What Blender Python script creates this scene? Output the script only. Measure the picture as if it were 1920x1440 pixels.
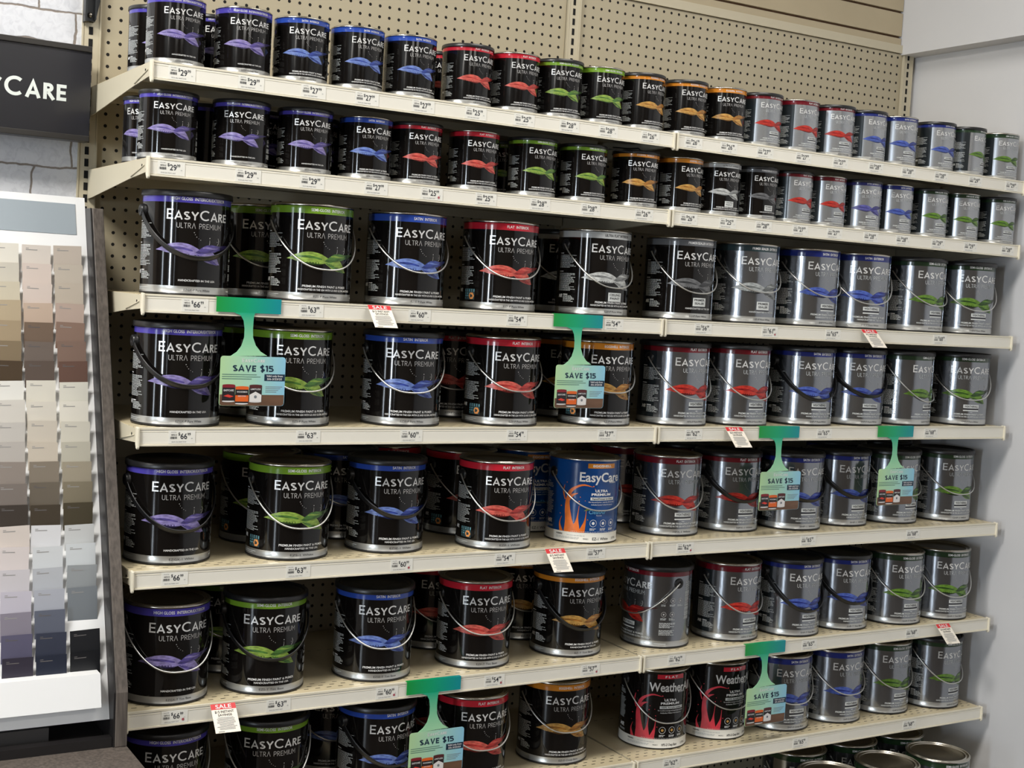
import bpy, bmesh, math, random
from mathutils import Vector, Matrix
for o in list(bpy.data.objects): bpy.data.objects.remove(o)
S = bpy.context.scene
COL = S.collection
PI = math.pi
def rad(a): return a*PI/180.0

# ------------------------------------------------------------------ camera
cd = bpy.data.cameras.new('camera')
cd.sensor_width = 36.0; cd.sensor_fit = 'HORIZONTAL'; cd.lens = 47.0885
cam = bpy.data.objects.new('camera', cd); COL.objects.link(cam)
cam.location = (-0.68272, -2.97868, 1.54172)
cam.rotation_euler = (1.50487098, -0.05661903, -0.5354055)
S.camera = cam
# ------------------------------------------------------------------ world, exposure
w = bpy.data.worlds.new('world'); S.world = w; w.use_nodes = True
w.node_tree.nodes['Background'].inputs[0].default_value = (0.75, 0.86, 1.0, 1)
w.node_tree.nodes['Background'].inputs[1].default_value = 1.0
S.view_settings.view_transform = 'Standard'
S.view_settings.look = 'None'
S.view_settings.gamma = 1.0
S.view_settings.use_curve_mapping = False
S.view_settings.exposure = 0.2
# ------------------------------------------------------------------ room light: daylight panes + ceiling troffers
RX0, RX1, RY0, RH = -7.0, 2.475, -9.0, 3.35           # room extents
WINDOWS = [(-1.9, -2.4, 75), (-5.0, -5.6, 360), (-7.6, -7.9, 60)]   # panes in the left store front (y from, y to, light)
WZ0, WZ1 = 0.35, 2.65
def area(name, loc, rot, sx, sy, power, color):
    l = bpy.data.lights.new(name, 'AREA'); l.shape = 'RECTANGLE'; l.size = sx; l.size_y = sy
    l.energy = power; l.color = color
    o = bpy.data.objects.new(name, l); COL.objects.link(o); o.location = loc; o.rotation_euler = rot
    return o
for i, (a, b, pw) in enumerate(WINDOWS):
    area('daylight_%d' % i, (RX0-0.06, (a+b)/2, (WZ0+WZ1)/2), (0, -PI/2, 0), WZ1-WZ0, abs(a-b), pw*abs(a-b), (0.80, 0.90, 1.0))
TROFFERS = [(-4.0, -1.6, 40), (-4.6, -5.6, 14), (-1.5, -1.30, 92), (-1.3, -4.4, 14), (-1.3, -7.2, 14), (1.1, -1.35, 27), (1.1, -4.4, 14), (1.1, -7.2, 14)]
for i, (x, y, pw) in enumerate(TROFFERS):
    area('troffer_lamp_%d' % i, (x, y, RH-0.075), (0, 0, 0), 1.15, 0.5, pw, (1.0, 0.965, 0.90))

# ------------------------------------------------------------------ helpers
def srgb(r, g, b):
    f = lambda c: (c/255.0/12.92) if c/255.0 <= 0.04045 else (((c/255.0)+0.055)/1.055)**2.4
    return (f(r), f(g), f(b), 1.0)
MATS = {}
def mat(name, col, rough=0.5, metal=0.0, coat=0.0, spec=0.5, noise=0.0, nscale=8.0, bump=0.0, bscale=40.0, stretch=(1, 1, 1), col2=None):
    if name in MATS: return MATS[name]
    m = bpy.data.materials.new(name); m.use_nodes = True; MATS[name] = m
    nt = m.node_tree; b = nt.nodes['Principled BSDF']
    b.inputs['Base Color'].default_value = col; b.inputs['Roughness'].default_value = rough
    b.inputs['Metallic'].default_value = metal; b.inputs['Coat Weight'].default_value = coat
    b.inputs['Coat Roughness'].default_value = 0.06
    b.inputs['Specular IOR Level'].default_value = spec
    if noise or bump or col2:
        tc = nt.nodes.new('ShaderNodeTexCoord'); mp = nt.nodes.new('ShaderNodeMapping')
        mp.inputs['Scale'].default_value = stretch
        nt.links.new(tc.outputs['Object'], mp.inputs[0])
    if noise or col2:
        n = nt.nodes.new('ShaderNodeTexNoise'); n.inputs['Scale'].default_value = nscale; n.inputs['Detail'].default_value = 5
        nt.links.new(mp.outputs[0], n.inputs['Vector'])
        r = nt.nodes.new('ShaderNodeValToRGB')
        c2 = col2 if col2 else tuple(c*(1-noise) for c in col[:3])+(1,)
        r.color_ramp.elements[0].position = 0.35; r.color_ramp.elements[1].position = 0.65
        r.color_ramp.elements[0].color = c2; r.color_ramp.elements[1].color = col
        nt.links.new(n.outputs['Fac'], r.inputs[0]); nt.links.new(r.outputs[0], b.inputs['Base Color'])
    if bump:
        n2 = nt.nodes.new('ShaderNodeTexNoise'); n2.inputs['Scale'].default_value = bscale; n2.inputs['Detail'].default_value = 3
        nt.links.new(mp.outputs[0], n2.inputs['Vector'])
        bp = nt.nodes.new('ShaderNodeBump'); bp.inputs['Strength'].default_value = bump; bp.inputs['Distance'].default_value = 0.002
        nt.links.new(n2.outputs['Fac'], bp.inputs['Height']); nt.links.new(bp.outputs[0], b.inputs['Normal'])
    return m
def N(nt, t, **kw):
    n = nt.nodes.new(t)
    for k, v in kw.items(): setattr(n, k, v)
    return n
def M_(nt, op, a, b=None, c=None):
    n = nt.nodes.new('ShaderNodeMath'); n.operation = op
    for i, v in enumerate((a, b, c)):
        if v is None: continue
        if isinstance(v, (int, float)): n.inputs[i].default_value = v
        else: nt.links.new(v, n.inputs[i])
    return n.outputs[0]

class MB:
    """collects faces with a material slot each, and becomes one mesh"""
    def __init__(s): s.v = []; s.f = []; s.m = []; s.mats = []; s.sm = []
    def slot(s, m):
        if m not in s.mats: s.mats.append(m)
        return s.mats.index(m)
    def add(s, vs, fs, m, smooth=False):
        b = len(s.v); k = s.slot(m); s.v += [tuple(v) for v in vs]
        for f in fs: s.f.append(tuple(b+i for i in f)); s.m.append(k); s.sm.append(smooth)
    def box(s, x0, x1, y0, y1, z0, z1, m):
        vs = [(x, y, z) for z in (z0, z1) for y in (y0, y1) for x in (x0, x1)]
        s.add(vs, [(0, 2, 3, 1), (4, 5, 7, 6), (0, 1, 5, 4), (2, 6, 7, 3), (0, 4, 6, 2), (1, 3, 7, 5)], m)
    def extrude_x(s, prof, x0, x1, m, closed=True, caps=True):
        n = len(prof)
        vs = [(x0, y, z) for y, z in prof]+[(x1, y, z) for y, z in prof]
        fs = [(i, (i+1) % n, n+(i+1) % n, n+i) for i in range(n if closed else n-1)]
        if caps and closed: fs += [tuple(range(n))[::-1], tuple(range(n, 2*n))]
        s.add(vs, fs, m)
    def lathe(s, prof, seg, matf, a0=0.0):
        n = len(prof)
        vs = []
        for j in range(seg):
            a = 2*PI*j/seg+a0
            for r, z in prof: vs.append((r*math.sin(a), -r*math.cos(a), z))
        b = len(s.v); s.v += vs
        for j in range(seg):
            j2 = (j+1) % seg
            for i in range(n-1):
                if prof[i][0] < 1e-6 and prof[i+1][0] < 1e-6: continue
                s.f.append((b+j*n+i, b+j2*n+i, b+j2*n+i+1, b+j*n+i+1)); s.m.append(s.slot(matf(i, j))); s.sm.append(True)
    def tube(s, pts, r, m, seg=8, flat=None, cap=True):
        """round tube along pts; flat=(w, t) gives a flat strap instead"""
        P = [Vector(p) for p in pts]; rings = []
        up = Vector((0, 0, 1)); n0 = None
        for i, p in enumerate(P):
            t = (P[min(i+1, len(P)-1)]-P[max(i-1, 0)]).normalized()
            if n0 is None:
                n0 = t.orthogonal().normalized() if flat is None else Vector(flat[2]).normalized()
            n0 = (n0-t*n0.dot(t)).normalized(); b = t.cross(n0)
            ring = []
            for k in range(seg):
                a = 2*PI*k/seg
                if flat is None: ring.append(p+(n0*math.cos(a)+b*math.sin(a))*r)
                else:
                    ca, sa = math.cos(a+PI/seg), math.sin(a+PI/seg)
                    sg = lambda q: abs(q)**0.4*(1 if q > 0 else -1)
                    ring.append(p+n0*sg(ca)*flat[1]/2+b*sg(sa)*flat[0]/2)
            rings.append(ring)
        vs = [v for r_ in rings for v in r_]
        fs = [(i*seg+k, i*seg+(k+1) % seg, (i+1)*seg+(k+1) % seg, (i+1)*seg+k) for i in range(len(P)-1) for k in range(seg)]
        if cap: fs += [tuple(range(seg))[::-1], tuple(range((len(P)-1)*seg, len(P)*seg))]
        s.add(vs, fs, m, True)
    def mesh(s, name):
        me = bpy.data.meshes.new(name); me.from_pydata(s.v, [], s.f)
        for m in s.mats: me.materials.append(m)
        me.polygons.foreach_set('material_index', s.m); me.polygons.foreach_set('use_smooth', s.sm)
        me.update(); return me
    def obj(s, name, parent=None, **kw):
        return mkobj(name, s.mesh(name), parent, **kw)
def mkobj(name, me, parent=None, loc=None, rz=None):
    o = bpy.data.objects.new(name, me); COL.objects.link(o)
    if parent: o.parent = parent
    if loc: o.location = loc
    if rz is not None: o.rotation_euler = (0, 0, rz)
    return o
def tag(o, label=None, cat=None, group=None, kind=None):
    if label: o['label'] = label
    if cat: o['category'] = cat
    if group: o['group'] = group
    if kind: o['kind'] = kind
    return o
def empty(name, loc, rz=0.0):
    o = bpy.data.objects.new(name, None); COL.objects.link(o); o.location = loc; o.rotation_euler = (0, 0, rz)
    o.empty_display_size = 0.05
    return o
def bevel(o, wdt, seg=2):
    md = o.modifiers.new('bevel', 'BEVEL'); md.width = wdt; md.segments = seg; md.limit_method = 'ANGLE'
    return o

# ------------------------------------------------------------------ lettering
_TC = {}
def font_text(s, bold=0.0):
    """glyph outlines of the built-in font: unit cap height, left edge 0, returned with width"""
    k = (s, bold)
    if k in _TC: return _TC[k]
    c = bpy.data.curves.new('lettering', 'FONT'); c.body = s; c.size = 1.0; c.offset = bold; c.resolution_u = 3
    o = bpy.data.objects.new('lettering', c); COL.objects.link(o)
    bpy.context.view_layer.update()
    me = bpy.data.meshes.new_from_object(o.evaluated_get(bpy.context.evaluated_depsgraph_get()))
    vs = [(v.co.x/0.69, v.co.y/0.69) for v in me.vertices]; fs = [tuple(p.vertices) for p in me.polygons]
    bpy.data.objects.remove(o); bpy.data.curves.remove(c); bpy.data.meshes.remove(me)
    x0 = min(v[0] for v in vs); x1 = max(v[0] for v in vs)
    _TC[k] = ([(x-x0, y) for x, y in vs], fs, x1-x0)
    return _TC[k]
def arc(cx, cy, r, a0, a1, n=14, ry=None):
    ry = ry or r
    return [(cx+r*math.cos(rad(a0+(a1-a0)*i/n)), cy+ry*math.sin(rad(a0+(a1-a0)*i/n))) for i in range(n+1)]
def ribbon(pts, t):
    P = [Vector((x, y, 0)) for i, (x, y) in enumerate(pts) if i == 0 or math.hypot(x-pts[i-1][0], y-pts[i-1][1]) > 1e-5]; L = []; R = []
    for i, p in enumerate(P):
        d1 = (P[i]-P[i-1]).normalized() if i > 0 else None
        d2 = (P[i+1]-P[i]).normalized() if i < len(P)-1 else None
        n1 = Vector((-d1.y, d1.x, 0)) if d1 else None; n2 = Vector((-d2.y, d2.x, 0)) if d2 else None
        if n1 and n2:
            n = (n1+n2).normalized(); k = min(1.0/max(n.dot(n1), 0.35), 2.2)
        else: n = n1 or n2; k = 1.0
        L.append((p.x+n.x*k*t/2, p.y+n.y*k*t/2)); R.append((p.x-n.x*k*t/2, p.y-n.y*k*t/2))
    m = len(P)
    return L+R, [(i, m+i, m+i+1, i+1) for i in range(m-1)]
def stroke_glyph(ch, t):
    h = t/2
    if ch == 'E': return 0.56, [[(h, 0), (h, 1)], [(0, h), (.56, h)], [(0, .5), (.52, .5)], [(0, 1-h), (.56, 1-h)]]
    if ch == 'F': return 0.54, [[(h, 0), (h, 1)], [(0, .5), (.5, .5)], [(0, 1-h), (.54, 1-h)]]
    if ch == 'A': return 0.88, [[(h*.9, 0), (.44, 1-h*.4), (.88-h*.9, 0)], [(.18, .3), (.70, .3)]]
    if ch == '^': return 0.80, [[(h*.9, 0), (.40, 1-h*.4), (.80-h*.9, 0)]]
    if ch == 'S': return 0.60, [arc(.30, .745, .26-h*.2, 35, 270, 12, .255-h)+arc(.30, .255, .29-h*.4, 90, -150, 12, .255-h+.0)]
    if ch == 'Y': return 0.80, [[(h*.8, 1), (.40, .46), (.80-h*.8, 1)], [(.40, .50), (.40, 0)]]
    if ch == 'C': return 0.86, [arc(.50, .5, .5-h, 48, 312, 20)]
    if ch == 'R': return 0.62, [[(h, 0), (h, 1)], [(h, 1-h), (.30, 1-h)]+arc(.30, .725, .275-h, 90, -90, 8)+[(h, .45+h)], [(.28, .45), (.60, 0)]]
    if ch == 'P': return 0.58, [[(h, 0), (h, 1)], [(h, 1-h), (.30, 1-h)]+arc(.30, .70, .30-h, 90, -90, 8)+[(h, .40+h)]]
    if ch == 'U': return 0.68, [[(h, 1), (h, .34)]+arc(.34, .34, .34-h, 180, 360, 10)+[(.68-h, 1)]]
    if ch == 'L': return 0.46, [[(h, 1), (h, 0)], [(0, h), (.46, h)]]
    if ch == 'T': return 0.60, [[(0, 1-h), (.60, 1-h)], [(.30, 1), (.30, 0)]]
    if ch == 'M': return 0.82, [[(h, 0), (h, .96), (.41, .38), (.82-h, .96), (.82-h, 0)]]
    if ch == 'V': return 0.80, [[(h*.9, 1), (.40, h*.5), (.80-h*.9, 1)]]
    if ch == '1': return 0.34, [[(.0, .80), (.22, .97)], [(.34-h, 1), (.34-h, 0)]]
    if ch == '5': return 0.62, [[(.58, 1-h), (h, 1-h), (h, .56), (.40, .56)]+arc(.34, .31, .28-h*.3, 80, -90, 10, .31-h)+[(0, h)]]
    if ch == '$': return 0.62, stroke_glyph('S', t)[1]+[[(.30, -.14), (.30, 1.14)]]
    if ch == 'I': return t, [[(h, 0), (h, 1)]]
    return 0.34, []
LAY = []          # which stroke each vertex belongs to, so crossing strokes are printed one over the other
def stroke_text(s, t, small=0.82, gap=0.13):
    """geometric capitals; letters after '_' stand at full height, the others at the small size"""
    x = 0.0; V = []; F = []; big = False; LAY.clear()
    for ch in s:
        if ch == '_': big = True; continue
        k = 1.0 if big else small; big = False
        wd, strokes = stroke_glyph(ch, t/k)
        for q, st in enumerate(strokes):
            vs, fs = ribbon([(x+px*k, py*k) for px, py in st], t); b = len(V); LAY.extend([q]*len(vs))
            V += vs; F += [tuple(b+i for i in f) for f in fs]
        x += wd*k+gap
    return V, F, x-gap
# ------------------------------------------------------------------ materials
beige = mat('beige_enamel', srgb(202, 194, 172), 0.42, noise=0.05, nscale=3)
beige_in = mat('beige_enamel_upright', srgb(192, 183, 160), 0.4)
ivory = mat('ivory_plastic', srgb(226, 219, 199), 0.35)
ivory_face = mat('ivory_label_channel', srgb(236, 232, 220), 0.3, noise=0.04, nscale=5)
clear_strip = mat('paper_strip', srgb(232, 230, 222), 0.25)
paper = mat('label_paper', srgb(234, 232, 223), 0.4)
ink = mat('label_ink', srgb(30, 34, 44), 0.6)
ink_grey = mat('label_ink_grey', srgb(120, 124, 130), 0.6)
dot_red = mat('red_dot', srgb(170, 80, 92), 0.5)
black_slot = mat('dark_slot', (0.004, 0.004, 0.004, 1), 0.9)
can_black = mat('black_gloss_label', (0.0048, 0.0040, 0.0037, 1), 0.085, coat=0.0, bump=0.07, bscale=16, stretch=(1, 1, .35))
can_black_seam = mat('black_can_bead', (0.012, 0.012, 0.013, 1), 0.35)
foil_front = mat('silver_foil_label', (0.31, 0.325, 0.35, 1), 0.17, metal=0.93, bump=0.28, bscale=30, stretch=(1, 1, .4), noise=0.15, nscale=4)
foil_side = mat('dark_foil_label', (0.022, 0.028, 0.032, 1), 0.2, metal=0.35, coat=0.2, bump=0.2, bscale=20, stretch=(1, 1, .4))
foil_quart = mat('bright_foil_label', (0.42, 0.435, 0.455, 1), 0.27, metal=0.86, bump=0.07, bscale=34, stretch=(1, 1, .4), noise=0.12, nscale=6)
silver_band = mat('silver_foil_band', (0.52, 0.52, 0.50, 1), 0.28, metal=0.75, bump=0.15, bscale=30)
steel = mat('tinned_steel', (0.55, 0.52, 0.46, 1), 0.25, metal=1.0)
lid_steel = mat('lid_steel', (0.30, 0.27, 0.22, 1), 0.3, metal=1.0)
wire_steel = mat('bail_wire', (0.62, 0.62, 0.60, 1), 0.3, metal=0.85)
blk_plastic = mat('black_plastic', (0.011, 0.011, 0.012, 1), 0.33)
txt_silver = mat('silver_lettering', (0.74, 0.74, 0.73, 1), 0.3, metal=0.35)
txt_thin = mat('grey_lettering', (0.45, 0.44, 0.43, 1), 0.35, metal=0.2)
txt_white = mat('white_lettering', (0.72, 0.72, 0.72, 1), 0.4)
txt_grey = mat('fine_print', (0.46, 0.48, 0.48, 1), 0.5)
txt_dark = mat('dark_lettering', (0.03, 0.03, 0.035, 1), 0.5)
white_ink = mat('white_print', (0.62, 0.64, 0.63, 1), 0.4)
sticker_cyan = mat('cyan_sticker', srgb(120, 190, 205), 0.4)
sticker_orange = mat('orange_sticker', srgb(225, 150, 85), 0.4)
blue_label = mat('blue_label', srgb(18, 70, 135), 0.18, coat=0.2, noise=0.35, nscale=9)
orange_splash = mat('orange_splash', srgb(225, 115, 40), 0.3, noise=0.35, nscale=30)
red_splash = mat('red_splash', srgb(220, 62, 78), 0.3, noise=0.35, nscale=30)
label_white = mat('white_label_band', srgb(222, 220, 212), 0.35)
HUES = {'P': ((72, 64, 158), (150, 138, 196), (92, 80, 152)), 'G': ((112, 152, 44), (146, 176, 78), (82, 126, 58)),
        'B': ((42, 72, 162), (116, 140, 208), (58, 76, 158)), 'R': ((185, 34, 50), (216, 100, 88), (190, 62, 58)),
        'O': ((200, 126, 38), (206, 158, 84), (176, 118, 52)), 'W': ((176, 178, 178), (202, 204, 202), (140, 142, 142)),
        'K': ((98, 100, 104), (112, 113, 115), (66, 67, 70)),
        'eR': ((104, 18, 30), (202, 58, 46), (162, 32, 32)), 'eB': ((28, 40, 112), (84, 106, 190), (46, 58, 142)),
        'eP': ((46, 48, 110), (100, 100, 172), (62, 62, 134)), 'eG': ((34, 56, 34), (108, 148, 54), (52, 86, 34)),
        'eK': ((42, 60, 64), (176, 180, 180), (120, 124, 124))}
def hue(k, i):
    c = HUES[k][min(i, 2)]
    if i == 0: return mat('band_'+k, srgb(*c), 0.16, coat=0.2)
    if i == 3: return mat('swoosh_deep_'+k, tuple(q*.30 for q in srgb(*HUES[k][2])[:3])+(1,), 0.28, noise=0.7, nscale=170, stretch=(.45, .45, 1.5))
    return mat(('swoosh_light_' if i == 1 else 'swoosh_dark_')+k, srgb(*c), 0.28, noise=0.55 if i == 1 else 0.65, nscale=170, stretch=(.45, .45, 1.5))

# ------------------------------------------------------------------ paint can artwork (gallon millimetres, wrapped round the can)
RG = 0.0845
class Wrap:
    def __init__(s, mb, k, R=RG): s.shift = 0.0; s.mb = mb; s.k = k; s.R = R
    def put(s, vs, fs, m, eps=0.35, smooth=False):
        r = (s.R+eps*0.001)*s.k; o = []
        for u, v in vs:
            a = (u+s.shift)*0.001/0.0855
            o.append((r*math.sin(a), -r*math.cos(a), v*0.001*s.k))
        s.mb.add(o, fs, m, smooth)
    def rect(s, u0, u1, v0, v1, m, eps=0.3):
        n = max(1, int(abs(u1-u0)/6)); vs = []; fs = []
        for i in range(n+1):
            u = u0+(u1-u0)*i/n; vs += [(u, v0), (u, v1)]
        for i in range(n): fs.append((2*i, 2*i+2, 2*i+3, 2*i+1))
        s.put(vs, fs, m, eps, True)
    def text(s, t, uc, v, h, wdt, m, bold=0.0, eps=0.4, align='c', slant=0.0):
        vs, fs, tw = font_text(t, bold)
        kx = (wdt/tw) if wdt else h
        u0 = uc-kx*tw/2 if align == 'c' else uc
        s.put([(u0+x*kx+slant*y*h, v+y*h) for x, y in vs], fs, m, eps)
    def logo(s, t, uc, v, h, wdt, thick, m, small=0.82, gap=0.13, eps=0.45):
        V, F, tw = stroke_text(t, thick, small, gap); k = wdt/tw
        lay = list(LAY)
        for q in range(max(lay)+1):
            s.put([(uc-wdt/2+x*k, v+y*h) for x, y in V], [f for f in F if lay[f[0]] == q], m, eps+.04*q)
    def strip(s, top, bot, m, eps=0.28, rows=3, n=22):
        """fills between two smooth curves of (u, v) points"""
        def samp(P, q):
            q *= len(P)-1; i = min(int(q), len(P)-2); t = q-i
            p0, p1, p2, p3 = P[max(i-1, 0)], P[i], P[i+1], P[min(i+2, len(P)-1)]
            return tuple(0.5*(2*b+(c-a)*t+(2*a-5*b+4*c-d)*t*t+(3*b-a-3*c+d)*t**3) for a, b, c, d in zip(p0, p1, p2, p3))
        vs = []; fs = []
        for i in range(n+1):
            A, B = samp(top, i/n), samp(bot, i/n)
            for j in range(rows+1):
                q = j/rows; vs.append((A[0]+(B[0]-A[0])*q, A[1]+(B[1]-A[1])*q))
        for i in range(n):
            for j in range(rows):
                b = i*(rows+1)+j; fs.append((b, b+1, b+rows+2, b+rows+1))
        s.put(vs, fs, m, eps, True)
    def disc(s, u, v, r, m, eps=0.35, n=12, inner=0.0):
        vs = [(u+r*math.cos(2*PI*i/n), v+r*math.sin(2*PI*i/n)) for i in range(n)]
        if inner:
            vs += [(u+inner*math.cos(2*PI*i/n), v+inner*math.sin(2*PI*i/n)) for i in range(n)]
            s.put(vs, [(i, (i+1) % n, n+(i+1) % n, n+i) for i in range(n)], m, eps)
        else: s.put(vs, [tuple(range(n))], m, eps)
    def lines(s, u0, width, v_top, count, m, pitch=2.75, h=1.45, seed=1, ragged=0.35, eps=0.3):
        rnd = random.Random(seed)
        for i in range(count):
            v = v_top-i*pitch; end = u0+width*(1-ragged*rnd.random()**1.6); u = u0
            while u < end:
                wl = rnd.uniform(3, 9); u2 = min(u+wl, end)
                if u2-u > 1: s.rect(u, u2, v, v+h, m, eps)
                u = u2+1.1
def swoosh(W, k):
    lt, dk = hue(k, 1), hue(k, 2)
    W.strip([(-86, 85.5), (-76, 90), (-64, 95.5), (-48, 99.5), (-32, 100.5), (-16, 97.5), (-4, 92), (4, 87)],
            [(-86, 85.5), (-74, 84), (-62, 81), (-46, 79.5), (-30, 78), (-14, 77), (-4, 79), (4, 83)], lt, 0.25)
    W.strip([(-70, 90), (-50, 93), (-30, 92), (-12, 88)], [(-70, 89), (-50, 89), (-30, 87.5), (-12, 85)], dk, 0.3, 1, 10)
    W.strip([(-6, 83), (2, 90), (12, 96.5), (24, 99.5), (36, 98.5), (48, 97.5)],
            [(-6, 83), (4, 80), (16, 83), (28, 85), (38, 87), (48, 91)], dk, 0.32)
    W.strip([(44, 98), (54, 99), (66, 100), (84, 99.5)], [(44, 88), (54, 91), (66, 95), (84, 99.5)], hue(k, 3), 0.31, 2, 12)
    W.strip([(-60, 82), (-40, 81), (-20, 80), (-4, 81)], [(-60, 81), (-40, 76.5), (-20, 74), (-4, 78)], hue(k, 3), 0.24, 1, 10)
    W.strip([(-4, 84), (12, 90), (27, 87), (38, 77), (48, 62)], [(-8, 80), (4, 72), (15, 66), (29, 63), (48, 62)], lt, 0.29)
    W.strip([(-4, 80), (8, 78), (20, 72), (30, 66)], [(-4, 79), (6, 73), (17, 68), (30, 64)], dk, 0.31, 1, 8)
    W.strip([(14, 73), (24, 71.5), (34, 68), (43, 61)], [(14, 72), (22, 67), (30, 63), (43, 61)], dk, 0.33, 1, 8)
    W.strip([(8, 94), (18, 95), (30, 93.5), (44, 95)], [(8, 92), (18, 92), (30, 91), (44, 94)], lt, 0.36, 1, 8)
    for (u, v, r) in [(-10, 121, .9), (-8, 117, .7), (-5, 113, .8), (-1, 110, .6), (3, 107.5, .7), (22, 112, 1.1), (22, 108, .5), (40, 106, .8)]:
        W.disc(u, v, r, txt_thin, 0.34, 8)
    V, F = ribbon([(40, 99), (43, 103), (44, 108), (42, 113)], 1.1); W.put(V, F, txt_thin, 0.34)
    V, F = ribbon([(21, 99), (22, 103), (22, 107)], 0.8); W.put(V, F, txt_thin, 0.34)
BAND_TXT = {'P': ('HIGH GLOSS  INTERIOR/EXTERIOR', 112), 'G': ('SEMI-GLOSS  INTERIOR', 76), 'B': ('SATIN  INTERIOR', 56), 'R': ('FLAT  INTERIOR', 54),
            'O': ('EGGSHELL  INTERIOR', 70), 'W': ('ULTRA FLAT INTERIOR', 70), 'K': ('PRIMER/SEALER INTERIOR', 78), 'eR': ('FLAT  EXTERIOR', 56),
            'eB': ('SATIN  EXTERIOR', 56), 'eP': ('SATIN  EXTERIOR', 56), 'eG': ('SEMI-GLOSS  EXTERIOR', 74), 'eK': ('PRIMER SEALER  EXTERIOR', 78)}
CODE = {'P': 'EZGX', 'G': 'EZS', 'B': 'EZSE', 'R': 'EZF', 'O': 'EZ', 'W': 'EZF', 'K': 'LU', 'eR': 'HPX', 'eB': 'SHP', 'eP': 'SHP', 'eG': 'GHP', 'eK': 'LHP', 'U': 'EZ', 'BW': 'HPX'}
TONE = {'A': '-D Deep Base', 'B': '-N Neutral Base', 'C': '-P Pure White', 'D': '-P Pure White', 'E': '-1 White', 'F': '-T Tint Base', 'G': '-D Deep Base', 'H': '-D Deep Base'}
_BODY = {}
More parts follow.
